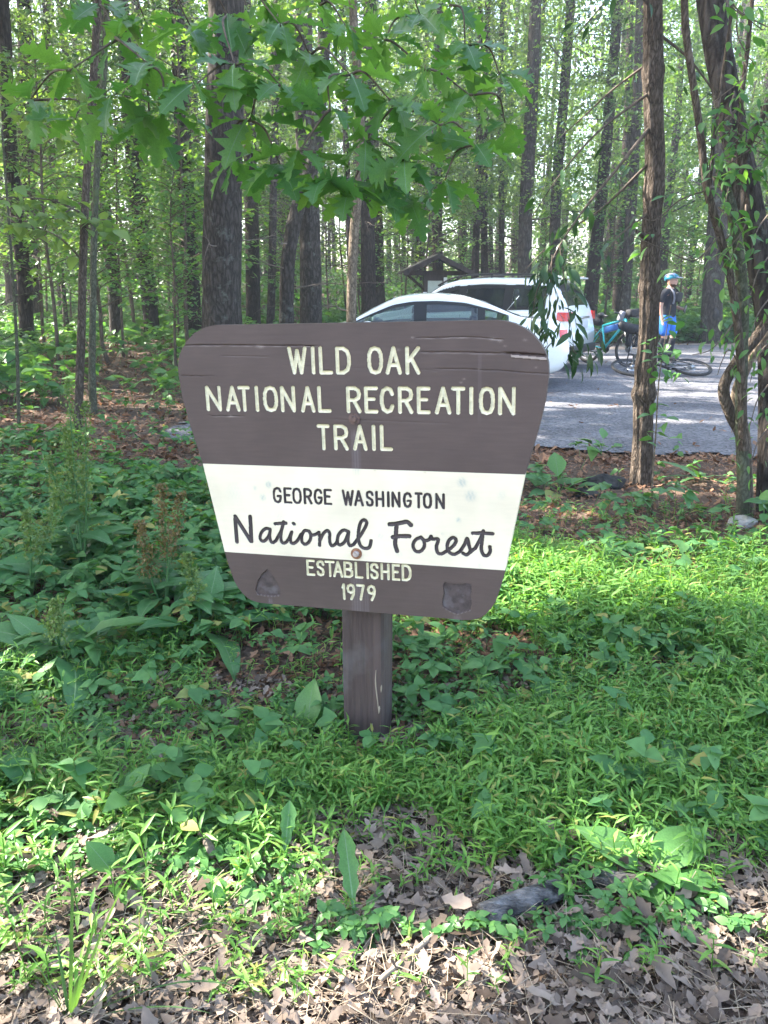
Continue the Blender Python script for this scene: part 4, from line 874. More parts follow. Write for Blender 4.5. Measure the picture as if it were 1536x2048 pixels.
bough([(1304, 320, 6.25), (1200, 420, 6.3), (1120, 470, 6.4), (1050, 540, 6.5)], .012, 12, .09)
bough([(1306, 180, 6.25), (1200, 260, 6.0), (1120, 350, 5.9), (1060, 440, 5.9)], .012, 14, .09, droop=.5)
bough([(1306, 120, 6.25), (1225, 180, 6.4), (1160, 240, 6.5), (1090, 300, 6.5)], .011, 14, .09, droop=.5)
bough([(1308, 420, 6.25), (1240, 470, 6.1), (1190, 540, 6.0)], .009, 12, .09)
bough([(1308, 60, 6.25), (1380, 120, 6.2), (1440, 210, 6.1), (1470, 330, 6.1)], .012, 22, .09, droop=.5)
bough([(1306, 20, 6.25), (1250, -30, 6.1), (1180, 40, 6.0), (1130, 100, 6.0)], .011, 16, .09, droop=.5)
mb.build('boughs', 'twig', NT)['kind'] = 'stuff'
elm = [npmesh('leaf', *strip([.012, .12, .17, .12, .010], [0, .22, .48, .76, 1], fold=.3, droop=.4), 'oak_leaf', True), npmesh('leaf', *strip([.015, .16, .23, .16, .012], [0, .22, .48, .76, 1], fold=.3, droop=.3), 'oak_leaf', True)]
leaf_objs(NT, b, [npmesh('leaf', *strip([.012, .13, .19, .13, .010], [0, .22, .48, .76, 1], fold=.3, droop=.4), 'shaded_leaf', True), npmesh('leaf', *strip([.012, .11, .15, .11, .010], [0, .22, .48, .76, 1], fold=.2, droop=.2), 'shaded_leaf', True)], spots)
# thin upright seedling before that trunk
b = base_at(1305, 5.3); t = thing('seedling_tree', 'wand-thin upright seedling with bright small leaves before the furrowed trunk', 'sapling', b)
q = smoothpath([at(1302, 1050, 5.3) * np.array([1, 1, 0]) + np.array([0, 0, gz(b[0], 5.3)])] + [at(px, py, 5.3) for px, py in [(1305, 960), (1312, 860), (1318, 760), (1330, 680), (1342, 610)]], 40)
MB().tube(q - b, np.linspace(.007, .0025, 40), 6).build('stem', 'bark_pale', t)
spots = []
for (px, py, n_) in [(1320, 710, 7), (1310, 740, 7), (1345, 745, 7), (1305, 820, 5), (1325, 860, 5), (1300, 880, 4), (1338, 640, 5), (1350, 700, 5), (1300, 690, 5)]:
    c = at(px, py, 5.3)
    for k in range(n_): spots.append((c + rs.randn(3) * .035, rs.rand() * 6.28, -.2 + rs.randn() * .4, rs.randn() * .4, .055 + .04 * rs.rand()))
small = [npmesh('leaf', *ovate, 'plantain_leaf', True), npmesh('leaf', *ovate2, 'plantain_leaf', True)]
leaf_objs(t, b, small, spots)

# right-edge clump: big shaggy trunk, smooth grey stem and crooked stems growing from one foot
Y = 5.2; b = base_at(1490, Y); CL = thing('multi_stem_tree', 'clump of crooked stems and a shaggy trunk growing from one foot at the road edge', 'tree', b)
def stem(name, pts, r0, r1, mat, sides=28, rings=160, rough=.12, seed=0, flare=.2, fr=8):
    P = [at(px, py, yy) - b for px, py, yy in pts]; P[0][2] = -.12 if pts[0][1] > 950 else P[0][2]
    V, F = bark_trunk(P, r0, r1, sides=sides, rings=rings, rough=rough, flare=flare, seed=seed, freq=fr); MB().add(V, F).build(name, mat, CL)
stem('trunk', [(1540, 1030, 5.35), (1538, 900, 5.35), (1540, 760, 5.4), (1530, 600, 5.45), (1502, 420, 5.5), (1462, 240, 5.6), (1432, 80, 5.7), (1415, -60, 5.8), (1400, -260, 5.9)], .075, .085, 'bark_grey', 56, 240, .16, 13, fr=11)
stem('stem', [(1492, 1030, 5.1), (1486, 940, 5.1), (1482, 840, 5.1), (1484, 720, 5.1), (1486, 600, 5.1), (1474, 480, 5.1), (1460, 400, 5.1), (1440, 340, 5.1)], .040, .030, 'bark_mossy', 22, 160, .06, 14)
stem('stem', [(1500, 1010, 5.2), (1488, 900, 5.2), (1462, 830, 5.2), (1448, 790, 5.2), (1452, 760, 5.2), (1480, 715, 5.2), (1516, 670, 5.2), (1560, 600, 5.2)], .038, .034, 'bark_warm', 22, 160, .14, 15)
stem('stem', [(1505, 990, 5.3), (1490, 880, 5.3), (1472, 800, 5.3), (1500, 720, 5.3), (1540, 660, 5.3)], .042, .032, 'bark_pale', 22, 120, .08, 16)
stem('stem', [(1488, 900, 5.05), (1480, 700, 5.05), (1462, 560, 5.05), (1440, 470, 5.05), (1415, 380, 5.05), (1400, 260, 5.05), (1384, 150, 5.05), (1372, 60, 5.05), (1366, -80, 5.05)], .026, .020, 'bark_warm', 16, 160, .10, 17)
stem('stem', [(1462, 400, 5.1), (1490, 310, 5.1), (1516, 250, 5.1), (1560, 160, 5.1)], .022, .018, 'bark_warm', 14, 60, .08, 18)
stem('stem', [(1418, 380, 5.05), (1428, 280, 5.05), (1444, 160, 5.05), (1462, 30, 5.05), (1466, -60, 5.05)], .011, .009, 'bark_warm', 12, 60, .06, 19)
stem('stem', [(1474, 480, 5.1), (1478, 300, 5.1), (1484, 190, 5.1), (1496, 90, 5.1), (1510, -60, 5.1)], .015, .012, 'bark_warm', 12, 60, .06, 20)
rs = np.random.RandomState(71); mb = MB(); spots = []
def bough2(pts, leaves, size, droop=.4, i0=4, r0=.006): bough(pts, r0, leaves, size, droop=droop, i0=i0, spots=spots, mb=mb, b=b)
bough2([(1440, 470, 5.05), (1390, 520, 4.9), (1330, 500, 4.8), (1260, 470, 4.7)], 10, .08)
bough2([(1415, 380, 5.05), (1360, 400, 4.9), (1310, 440, 4.9), (1270, 430, 4.8)], 10, .07)
bough2([(1486, 620, 5.1), (1450, 670, 5.0), (1420, 700, 4.9), (1385, 710, 4.9)], 14, .075, droop=.9)
bough2([(1484, 740, 5.1), (1460, 700, 4.9), (1445, 720, 4.9), (1435, 750, 4.9)], 10, .07, droop=.8)
for k in range(20):
    x0 = 1420 + 120 * rs.rand(); y0 = rs.rand() * 560 - 60; bough2([(x0, y0, 5.2), (x0 + rs.randn() * 40, y0 + 50, 5.0), (x0 + rs.randn() * 60 + 10, y0 + 110, 4.9)], 15, .075)
for k in range(6):
    y0 = 430 + 85 * k; bough2([(1536, y0, 5.2), (1515, y0 + 30, 5.0), (1500, y0 + 80, 4.9)], 12, .06)
mb.build('boughs', 'twig', CL)['kind'] = 'stuff'; leaf_objs(CL, b, elm, spots)

# ------------------------------------------------------------------ oak whose boughs hang into the top of the view
OB = np.array([-3.6, 3.85, gz(-3.6, 3.85)]); OAK = thing('oak_tree', 'oak whose big lobed leaves hang over the sign', 'tree', OB)
V, F = bark_trunk([(0, 0, -.2), (.05, .02, 1.5), (.1, -.05, 3.2), (.0, .1, 5), (-.1, .1, 7)], .17, .10, sides=36, rings=120, rough=.14, seed=30); MB().add(V, F).build('trunk', 'bark_grey', OAK)
mb = MB(); rs = np.random.RandomState(90); spots = []
limbs_px = [((300, -150), 2.95), ((520, -170), 3.05), ((760, -160), 3.2), ((960, -130), 3.4)]
lp = [OB + np.array([.08, 0, 2.6]), OB + np.array([.9, -.1, 3.1])] + [at(px, py, yy) for (px, py), yy in limbs_px]
Q = smoothpath(lp, 60); mb.tube(Q - OB, np.linspace(.055, .014, 60), 10)
whorls = [(200, 20, 3.3), (290, 50, 3.4), (640, 20, 3.3), (530, 10, 3.2), (900, 20, 3.5), (760, 370, 3.1), (60, 210, 3.3), (140, 150, 3.0), (150, 250, 3.2), (235, 90, 3.1), (230, 200, 2.8), (300, 140, 2.9), (330, 230, 2.9), (380, 60, 3.2), (390, 180, 2.8), (300, 260, 3.2), (455, 40, 3.1), (470, 140, 2.9), (500, 250, 3.0), (560, 60, 3.1), (560, 180, 2.9), (600, 310, 2.9),
  (620, 120, 3.2), (660, 230, 2.9), (650, 370, 2.9), (690, 60, 3.2), (700, 160, 3.0), (730, 290, 3.0), (700, 390, 3.0), (770, 90, 3.3), (780, 210, 3.0), (810, 330, 3.0), (840, 40, 3.4), (850, 150, 3.2), (880, 260, 3.0), (890, 370, 3.1), (930, 100, 3.4), (940, 200, 3.2), (950, 300, 3.1), (1000, 160, 3.4), (1010, 255, 3.3), (820, 400, 3.2), (560, 340, 3.0), (470, 330, 3.2)]
ends = []
for (px, py, yy) in sorted(whorls, key=lambda w: w[1]):
    e = at(px, py - 10, yy); s = None; best = 9
    for (qx, qy, qe) in ends:
        d_ = abs(qx - px) + .5 * abs(qy - py)
        if qy < py - 35 and d_ < 150 and np.linalg.norm(qe - e) < best: best = np.linalg.norm(qe - e); s = qe
    if s is None: s = Q[int(np.argmin(np.abs(Q[:, 0] - (e[0] - .18))))]
    ends.append((px, py, e)); mid = s * .5 + e * .5 + np.array([rs.randn() * .03, rs.randn() * .03, .04])
    q = smoothpath([s, mid, e], 12); mb.tube(q - OB, np.linspace(.0052, .0024, 12), 6)
    a0 = rs.rand() * 6.28; nl = 6 + rs.randint(0, 2)
    for k in range(nl):
        a = a0 + k * 6.283 / nl + rs.randn() * .25; spots.append((e + np.array([math.cos(a), math.sin(a), 0]) * .012, a - 1.57, -.30 + rs.randn() * .36, rs.randn() * .45, .112 + .080 * rs.rand()))
mb.build('boughs', 'twig', OAK)
oaks = [rib_mesh('leaf', oak_blade(i), 'oak_leaf') for i in range(9)]
leaf_objs(OAK, OB, oaks, spots)

# ------------------------------------------------------------------ litter and ground cover
rs = np.random.RandomState(101)
def pts_in_view(n, y0, y1, pw=1.0, margin=.25):
    y = y0 + (y1 - y0) * rs.rand(n) ** pw; dep = y * cp + CAMZ * sp; x = (rs.rand(n) * 2 - 1) * (768 / FPX * dep * 1.04 + margin); return x, y
def stuff_mesh(name, protos, x, y, dz, R, sc, mat, label, cat, smooth=False):
    pos = np.stack([x, y, gz_arr(x, y) + dz], 1); V, F = scatter(protos, pos, R, sc, rs); o = nobj(name, V, F, mat, smooth=True); return tag(o, label, cat, kind='stuff')
def noise2(x, y, s, o=0):
    return (np.sin(x * s + o) * np.cos(y * s * 1.13 + o * 2) + np.sin(x * s * 2.3 + y * s * 1.7 + o) * .6 + np.sin(x * s * .7 - y * s * 2.9 + o * 3) * .5) / 2.1
# fallen leaves: thick near, thinning out
for (n, y0, y1, pwr, mat, lab, nm, sz) in [(22000, .95, 2.9, 1.3, 'litter_leaf', 'pale dry fallen leaves matted over the foreground', 'leaf_litter', .040), (19000, 2.3, 7.6, 1.0, 'litter_red', 'red-brown fallen leaves under the weeds round the sign', 'leaf_litter', .050), (15000, 7, 24, 1.2, 'litter_red', 'fallen leaves on the far forest floor and trail', 'leaf_litter', .095)]:
    x, y = pts_in_view(n, y0, y1, pwr); k = road_w(x, y) < .3 + .3 * rs.rand(n)
    x = x[k]; y = y[k]; n = len(x)
    R = rotmats(rs.rand(n) * 6.28, rs.randn(n) * .24, rs.randn(n) * .28); stuff_mesh(nm, LITTER, x, y, .006 + .028 * rs.rand(n), R, sz * (.45 + .85 * rs.rand(n)), mat, lab, 'leaf litter')
x, y = pts_in_view(300, 1.0, 2.6); n = len(x); stuff_mesh('leaf_litter', LITTER, x, y, .03 + .02 * rs.rand(n), rotmats(rs.rand(n) * 6.28, rs.randn(n) * .35, rs.randn(n) * .4), .055 + .035 * rs.rand(n), 'litter_leaf', 'whole curled oak leaves lying on top of the matted litter', 'leaf litter')
# pine needles and small straws between the leaves
x, y = pts_in_view(5000, 1.0, 2.6); n = len(x); straw = (np.array([(-.006, -.5, 0), (.006, -.5, 0), (.006, .5, 0), (-.006, .5, 0)]), np.array([(0, 1, 2), (0, 2, 3)]))
stuff_mesh('straw_litter', [straw], x, y, .02 + .02 * rs.rand(n), rotmats(rs.rand(n) * 6.28, rs.randn(n) * .12, rs.randn(n)), .06 + .10 * rs.rand(n), 'bare_wood', 'thin straws and pine needles among the fallen leaves', 'straw')
# few leaves and stones on the gravel
x = 1 + 9 * rs.rand(160); y = 7.6 + 10 * rs.rand(160) ** 1.6; k = road_w(x, y) > .5; x = x[k]; y = y[k]; n = len(x)
pos = np.stack([x, y, np.full(n, .035)], 1); V, F = scatter(LITTER, pos, rotmats(rs.rand(n) * 6.28, rs.randn(n) * .25, rs.randn(n) * .3), .05 + .05 * rs.rand(n), rs); tag(nobj('stray_leaves', V, F, 'litter_red'), 'single dry leaves blown onto the gravel', 'leaf litter', kind='stuff')

# plant prototypes (unit = metres), several blades on a stem in one small mesh
def plant_proto(seed, nleaf, leaf, L, H, up=.3, stemr=.0015, spread=.02, alt=True, tilt0=-.1):
    r_ = np.random.RandomState(seed); Vs = []; Fs = []; off = 0; bend = r_.randn(2) * .25
    def sp_(z): return np.array([bend[0] * z * z / H, bend[1] * z * z / H, z])
    # stem: a thin three-sided tube
    zs = np.linspace(0, H, 4); SV = []; SF = []
    for i, z in enumerate(zs):
        for q in range(3): SV.append(sp_(z) + stemr * np.array([math.cos(q * 2.09), math.sin(q * 2.09), 0]))
    for i in range(3):
        for q in range(3): SF += [(i * 3 + q, i * 3 + (q + 1) % 3, i * 3 + 3 + (q + 1) % 3), (i * 3 + q, i * 3 + 3 + (q + 1) % 3, i * 3 + 3 + q)]
    Vs.append(np.array(SV)); Fs.append(np.array(SF)); off += len(SV)
    for k in range(nleaf):
        z = H * (.25 + .75 * (k + .5) / nleaf) if alt else H * (.85 + .15 * r_.rand()); a = k * 2.4 + r_.rand() * .9
        R = rotmats(np.array([a]), np.array([up + r_.randn() * .3]), np.array([r_.randn() * .25]))[0]; LV, LF = leaf[k % len(leaf)]
        V = (LV * L * (.7 + .5 * r_.rand())) @ R.T + sp_(z); Vs.append(V); Fs.append(LF + off); off += len(V)
    return np.concatenate(Vs), np.concatenate(Fs)
LANT = [q2t(lance), q2t(lance2)]; TRI = [q2t(tri_leaf), q2t(ovate)]
STILT = [plant_proto(200 + i, 7 + i % 4, LANT, .036 + .004 * (i % 3), .05 + .022 * (i % 5), up=.30 + .1 * (i % 3)) for i in range(14)]
WEED = [plant_proto(230 + i, 4 + i % 4, OVT, .062, .09 + .03 * (i % 3), up=.1, alt=(i % 2 == 0)) for i in range(8)]
TREF = [plant_proto(250 + i, 3 + i % 3, TRI, .066, .11 + .03 * (i % 3), up=-.05, alt=False) for i in range(6)]
CLOV = [plant_proto(270 + i, 5, OVT, .026, .06, up=.1, alt=False) for i in range(4)]
def put(protos, x, y, sc, mat, name, label, cat, dz=0):
    n = len(x); R = rotmats(rs.rand(n) * 6.28, rs.randn(n) * .16, rs.randn(n) * .16); stuff_mesh(name, protos, x, y, dz - .005, R, sc, mat, label, cat)
def not_post(x, y): return (np.hypot(x + .03, y - 2.52) > .12)
# grass-like stiltgrass carpet: thick round and right of the post, thin over the litter
n = 64000; x, y = pts_in_view(n, 1.35, 5.6, 1.15)
dens = sstep(1.68, 1.95, y + .14 * noise2(x, y, 3)) * (.48 + .75 * noise2(x, y, 2.2, 1) + .35 * noise2(x, y, 7.5, 3))
dens = np.where(x > .15, dens + .22 * sstep(1.8, 2.2, y), dens); dens = np.where((x < -.45) & (y > 2.5), dens * .30, dens)
dens = np.where((y > 4.1) & (x > .2), dens * np.clip(1 - (y - 4.1 + .15 * noise2(x, y, 2.6, 5)) / .5, .03, 1), dens); dens = np.where((x < -.2) & (y > 3.3), dens * .3, dens)
for (cx, cy_, a, b_) in [(-.42, 2.95, .32, .30), (.32, 3.02, .42, .30), (-.05, 3.25, .7, .18), (-.02, 1.90, .30, .17), (.30, 2.75, .30, .14), (-.75, 2.45, .25, .1), (1.25, 2.9, .2, .12), (.9, 2.2, .12, .08), (-.95, 1.86, .20, .12)]:
    dens = np.where(((x - cx) / a) ** 2 + ((y - cy_) / b_) ** 2 < 1 + .3 * noise2(x, y, 9), dens * .12, dens)
dens = np.maximum(dens, np.where(x < -.15, .036, .012) * (y < 1.8)); k = (rs.rand(n) < dens) & not_post(x, y); x = x[k]; y = y[k]
put(STILT, x, y, (.55 + .6 * rs.rand(len(x))) * np.where(x > .3, 1.2, 1.0) * (1 + .35 * noise2(x, y, 1.7, 6)), 'stilt_leaf', 'stilt_grass', 'bright green stilt grass carpet around the sign post', 'grass')
# low broad-leaved weeds left of the sign and in the shade
n = 9500; x, y = pts_in_view(n, 1.75, 6.5, 1.05); dens = np.where(x < -.25, .28 + .5 * noise2(x, y, 1.9, 2), .22 + .35 * noise2(x, y, 2.1, 4)); dens = dens * sstep(1.75, 2.1, y)
dens = np.where((y > 3.2) & (x < -.3), dens + .34, dens); dens = np.where(((x + .42) / .34) ** 2 + ((y - 2.95) / .28) ** 2 < 1, dens * .25, dens); dens = np.where((x > .5) & (y > 4.4), dens * .4, dens)
dens = np.where(((x + .02) / .30) ** 2 + ((y - 1.90) / .17) ** 2 < 1, dens * .2, dens)
k = (rs.rand(n) < dens) & not_post(x, y); x = x[k]; y = y[k]; h = rs.rand(len(x)) < .5
put(WEED, x[h], y[h], .45 + .7 * rs.rand(h.sum()), 'weed_leaf', 'low_weeds', 'low oval-leaved weeds beside the sign', 'weeds')
put(TREF, x[~h], y[~h], .45 + .75 * rs.rand((~h).sum()), 'weed_leaf', 'low_weeds', 'low three-leaved weeds and creepers beside the sign', 'weeds')
n = 3600; x, y = pts_in_view(n, 1.5, 3.2); k = not_post(x, y) & (noise2(x, y, 3.3, 7) > .0) & (((x + .02) / .30) ** 2 + ((y - 1.90) / .17) ** 2 > 1); put(CLOV, x[k], y[k], .7 + .6 * rs.rand(k.sum()), 'plantain_leaf', 'clover', 'tiny clover and wood sorrel among the stilt grass', 'clover')
# taller weeds further left, thinning towards the litter trail
n = 13000; x, y = pts_in_view(n, 3.4, 12, 1.15); dens = (.42 + .75 * noise2(x, y, 1.1, 3) + .25 * noise2(x, y, 4.1, 8)) * (x < -.2)
trail = np.exp(-((x + 3.3 + .30 * (y - 9.5)) / 1.25) ** 2) * sstep(7.6, 8.8, y); dens = dens * (1 - .95 * trail)
dens = np.where(((x + 3.9) / .8) ** 2 + ((y - 8.6) / .9) ** 2 < 1, dens * .25, dens)
k = (rs.rand(n) < dens); x = x[k]; y = y[k]; put(TREF + WEED, x, y, .6 + .9 * rs.rand(len(x)) ** 1.5, 'weed_leaf', 'low_weeds', 'knee-high weeds filling the ground left of the sign', 'weeds')
n = 9000; x, y = pts_in_view(n, 10, 34, 1.25); dens = (.75 + .5 * noise2(x, y, .5, 3)); trail = np.exp(-((x + 3.3 + .30 * (y - 9.5)) / 1.3) ** 2) * (1 - sstep(14, 18, y)); dens = dens * (1 - .95 * trail)
k = (rs.rand(n) < dens) & (road_w(x, y) < .02) & ~((x > -2.2) & (y < 23.4)); x = x[k]; y = y[k]; put(TREF + WEED, x, y, 2.0 + 1.6 * rs.rand(len(x)), 'shrub_leaf', 'undergrowth', 'green undergrowth on the forest floor between the trunks', 'undergrowth')
n = 5200; x = -2 + 22 * rs.rand(n); y = 23.3 + 12 * rs.rand(n) ** 1.5; k = (np.abs(x) < y * .56) & (rs.rand(n) < .7 + .4 * noise2(x, y, .7, 5)); x = x[k]; y = y[k]; put(TREF + WEED, x, y, 2.6 + 2.0 * rs.rand(len(x)), 'shrub_leaf', 'undergrowth', 'green undergrowth along the far side of the gravel', 'undergrowth')
# sparse weeds between the grass and the road on the right
n = 1500; x, y = pts_in_view(n, 4.6, 7.6); k = (x > .3) & (rs.rand(n) < .10 + .22 * noise2(x, y, 2.3, 9)) & (road_w(x, y) < .2); put(TREF + WEED, x[k], y[k], 1.0 + .9 * rs.rand(k.sum()), 'shrub_leaf', 'low_weeds', 'scattered broad-leaved weeds on the litter by the road', 'weeds')

# --- plants one can point to
def rosette(name, label, cat, px, py, leaves, mat, blade, upr=(.2, .9), stalk=.03, group=None, yaw0=None, Lj=.25):
    p = G(px, py); t = thing(name, label, cat, p, group); me = [rib_mesh('leaf', bl, mat) for bl in blade]; r_ = np.random.RandomState(int(px + py))
    mbs = MB()
    for k, (yw, up, L) in enumerate(leaves):
        d = np.array([-math.sin(yw) * math.cos(up), math.cos(yw) * math.cos(up), math.sin(up)]); s0 = d * stalk + np.array([0, 0, .005])
        mbs.tube([(0, 0, -.01), tuple(s0 * .6), tuple(s0)], [.0028, .0024, .002], 5)
        o = link('leaf', me[k % len(me)], t); o.location = [float(v) for v in s0]; R = rotmats(np.array([yw]), np.array([up]), np.array([r_.randn() * .25]))[0]; o.rotation_euler = Matrix(R.tolist()).to_euler(); o.scale = (L, L, L)
    mbs.build('stalks', mat, t); return t
plantain = [strip([.03, .12, .27, .34, .32, .22, .10, .01], [0, .1, .25, .42, .6, .78, .92, 1], fold=.22, droop=.28, wave=.012), strip([.03, .10, .24, .30, .29, .2, .09, .01], [0, .1, .25, .42, .6, .78, .92, 1], fold=.3, droop=.42, wave=.015, ph=2)]
dock = [strip([.02, .10, .17, .20, .19, .17, .12, .06, .005], fold=.25, droop=.35, wave=.014), strip([.02, .13, .2, .22, .20, .16, .11, .05, .005], fold=.18, droop=.6, wave=.018, ph=1)]
def ring(n, up, L, seed, y0=0, j=.35): 
    r_ = np.random.RandomState(seed); return [(y0 + k * 6.283 / n + r_.randn() * j, up + r_.randn() * .22, L * (.75 + .5 * r_.rand())) for k in range(n)]
rosette('plantain', 'large glossy broad-leaved plantain growing beside the fallen log', 'plant', 1292, 1760, ring(9, .55, .155, 1), 'plantain_leaf', plantain)
rosette('plantain', 'plantain with upright pale leaf beside the sign post', 'plant', 618, 1475, ring(6, .7, .12, 2) + [(0.1, 1.2, .17)], 'plantain_leaf', plantain)
rosette('plantain', 'round-leaved plantain left of the pale upright one', 'plant', 548, 1500, ring(6, .5, .115, 3), 'plantain_leaf', plantain)
rosette('plantain', 'low plantain with one wide flat leaf in the stilt grass right of the post', 'plant', 1370, 1575, ring(5, .5, .12, 4), 'plantain_leaf', plantain)
rosette('plantain', 'dark green narrow-leaved plantain in the stilt grass', 'plant', 1235, 1545, ring(5, .75, .11, 5), 'weed_leaf', plantain)
rosette('dandelion', 'single tall toothed dandelion leaf rising from the litter', 'plant', 712, 1855, [(.25, .95, .19), (2.2, .35, .10), (-1.5, .3, .09), (3.6, .3, .08), (-.6, .4, .10)], 'plantain_leaf', [strip([.015, .03, .05, .11, .09, .14, .10, .13, .08, .01], fold=.6, droop=.4, wave=.02)])
rosette('dandelion', 'narrow toothed dandelion leaf standing in the stilt grass', 'plant', 566, 1745, [(-.1, .9, .15), (1.8, .4, .10), (-1.6, .5, .11), (3.3, .3, .08)], 'plantain_leaf', [strip([.015, .03, .05, .1, .09, .14, .12, .15, .1, .01], fold=.4, droop=.1)])
rosette('plantain', 'small pale plantain at the edge of the litter', 'plant', 455, 1835, ring(5, .55, .085, 7), 'plantain_leaf', plantain)
rosette('plantain', 'sunlit weed with pale serrated leaves in the bright patch', 'plant', 238, 1765, ring(6, .4, .10, 8), 'plantain_leaf', [ovate, ovate2])
rosette('plantain', 'seedling with heart-shaped leaves below the fallen log', 'plant', 1120, 1880, ring(6, .3, .075, 9), 'plantain_leaf', [ovate2, ovate])
rosette('trefoil', 'three-lobed seedling against the foot of the sign post', 'plant', 722, 1515, ring(6, .45, .07, 10), 'dock_leaf', [ovate2], stalk=.06)
rosette('plantain', 'tall lily-like weed with strap leaves at the far right of the stilt grass', 'plant', 1490, 1375, ring(7, .85, .19, 11), 'blade_leaf', [strip([.02, .07, .085, .07, .04, .004], fold=.5, droop=.45)])
rosette('weed_plant', 'broad dark-leaved weed at the shaded left edge', 'plant', 70, 1575, ring(8, .3, .13, 12), 'weed_leaf', [ovate, ovate2], stalk=.09)
rosette('weed_plant', 'bushy blue-green weed left of the fallen stick', 'plant', 225, 1650, ring(9, .35, .11, 13), 'weed_leaf', [ovate, ovate2], stalk=.08)
rosette('weed_plant', 'maple-leaved weed under the bottom corner of the sign', 'plant', 905, 1330, ring(8, .25, .13, 14), 'weed_leaf', [tri_leaf, ovate2], stalk=.12)
rosette('weed_plant', 'leafy weed in sun behind the lower right corner of the sign', 'plant', 1050, 1215, ring(8, .2, .16, 15), 'dock_leaf', [tri_leaf, ovate2], stalk=.15)
rosette('weed_plant', 'pale-tipped weed at the rim of the sunny grass', 'plant', 1265, 1150, ring(8, .35, .15, 16), 'plantain_leaf', [ovate, lance], stalk=.06)
rosette('weed_plant', 'ferny bright weed at the road edge beside the stem clump', 'plant', 1400, 960, ring(9, .35, .30, 17), 'plantain_leaf', [strip([.02, .10, .06, .11, .06, .09, .05, .06, .01], fold=.1, droop=.4)], stalk=.03)
rosette('weed_plant', 'leafy weed on the litter at the gravel edge', 'plant', 1120, 985, ring(10, .4, .20, 18), 'weed_leaf', [ovate, tri_leaf], stalk=.14)
rosette('weed_plant', 'small leafy sprig standing on the gravel edge', 'plant', 1205, 905, ring(8, .45, .14, 19), 'plantain_leaf', [ovate], stalk=.16)
# docks left of the sign, with seed stalks
def dock_plant(label, px, py, n, L, H, seed, spike, stalks=1, lean=(0, 0), up=.55):
    t = rosette('dock_plant', label, 'plant', px, py, ring(n, up, L, seed), 'dock_leaf', dock, stalk=.08); r_ = np.random.RandomState(seed)
    for s in range(stalks):
        e = np.array([lean[0] + r_.randn() * .07, lean[1] + r_.randn() * .07, H * (1 - .12 * s)]); q = smoothpath([(0, 0, 0), e * .5 + r_.randn(3) * .02, e], 20)
        st = MB().tube(q, np.linspace(.007, .002, 20), 6).build('seed_stalk', 'dock_leaf', t)
        P = []
        for i in range(9, 20):
            for k in range(46):
                P.append(q[i] + (q[min(i + 1, 19)] - q[i]) * r_.rand() + r_.randn(3) * np.array([.022, .022, .012]) * (1.25 - (i - 9) / 13))
        P = np.array(P); m_ = len(P); V, F = scatter([rhomb_w], P, rotmats(r_.rand(m_) * 6.28, r_.randn(m_) * .8, r_.randn(m_) * .8), .010 + .010 * r_.rand(m_), r_); nobj('seed_spike', V, F, spike, st)['kind'] = 'stuff'
        for k in range(5):
            i = 4 + 2 * k; yw = r_.rand() * 6.28; o = link('leaf', [c for c in t.children if c.name.startswith('leaf')][0].data, t); o.location = q[i].tolist(); o.rotation_euler = Matrix(rotmats(np.array([yw]), np.array([.35]), np.array([.1]))[0].tolist()).to_euler(); sz = L * (.75 - .1 * k); o.scale = (sz, sz, sz)
dock_plant('tall dock with pale green plume-like seed stalks left of the sign', 168, 1150, 9, .36, 1.0, 41, 'seed_green', 5, (0, .1))
dock_plant('dock with browning seed stalk close to the sign edge', 330, 1235, 10, .33, .62, 42, 'seed_brown', 3, (-.02, .05))
dock_plant('low dock with wide ground leaves in the shade left of the sign', 130, 1330, 11, .32, .30, 43, 'seed_green', 1, up=.35)
dock_plant('dock with spotted hanging leaf under the sign corner', 400, 1270, 8, .30, .34, 44, 'seed_green', 1)
dock_plant('upright dock with slanting seed stalk at the left edge', 60, 1200, 6, .22, .52, 45, 'seed_green', 2, (.16, .05))
# grass tufts: each blade its own
def tuft(label, px, py, blades, name='grass_tuft'):
    p = G(px, py); t = thing(name, label, 'grass', p)
    for (dx, dy, L, w, dr) in blades:
        n_ = 9; s = np.linspace(0, 1, n_); d = np.array([dx, dy, 0.]); hl = np.hypot(dx, dy); d = d / max(1e-6, hl)
        C = np.stack([d[0] * hl * s, d[1] * hl * s, L * s - dr * L * s ** 3], 1); side = np.array([-d[1], d[0], 0]) if abs(d[1]) > abs(d[0]) else np.array([-d[1], d[0], 0]); side = np.array([1, .25, 0]) * .6 + side * .4; side /= np.linalg.norm(side)
        W = .72 * w * np.interp(s, [0, .25, .7, 1], [.6, 1, .75, .05]); V = []
        for i in range(n_): V += [C[i] - side * W[i], C[i] + np.array([0, -.3 * W[i], 0]), C[i] + side * W[i]]
        F = [(i * 3, i * 3 + 1, i * 3 + 4, i * 3 + 3) for i in range(n_ - 1)] + [(i * 3 + 1, i * 3 + 2, i * 3 + 5, i * 3 + 4) for i in range(n_ - 1)]
        nobj('blade', V, F, 'blade_leaf', t, True)
tuft('tall grass tuft with long arching blades in the sunlit foreground litter', 140, 2046, [(.04, .03, .42, .0065, .0), (.07, .05, .26, .007, .0), (.12, .14, .36, .0075, .25), (.28, .22, .30, .008, .40), (.32, .12, .28, .0075, .35), (.18, -.02, .17, .007, .3), (-.03, .05, .22, .006, .1), (.36, .05, .17, .007, .8), (-.08, .02, .16, .006, .3), (.38, .18, .16, .006, .7), (.05, -.03, .20, .006, .2), (.22, .05, .30, .006, .5), (.30, -.02, .12, .006, .6), (-.12, .08, .18, .005, .4)])
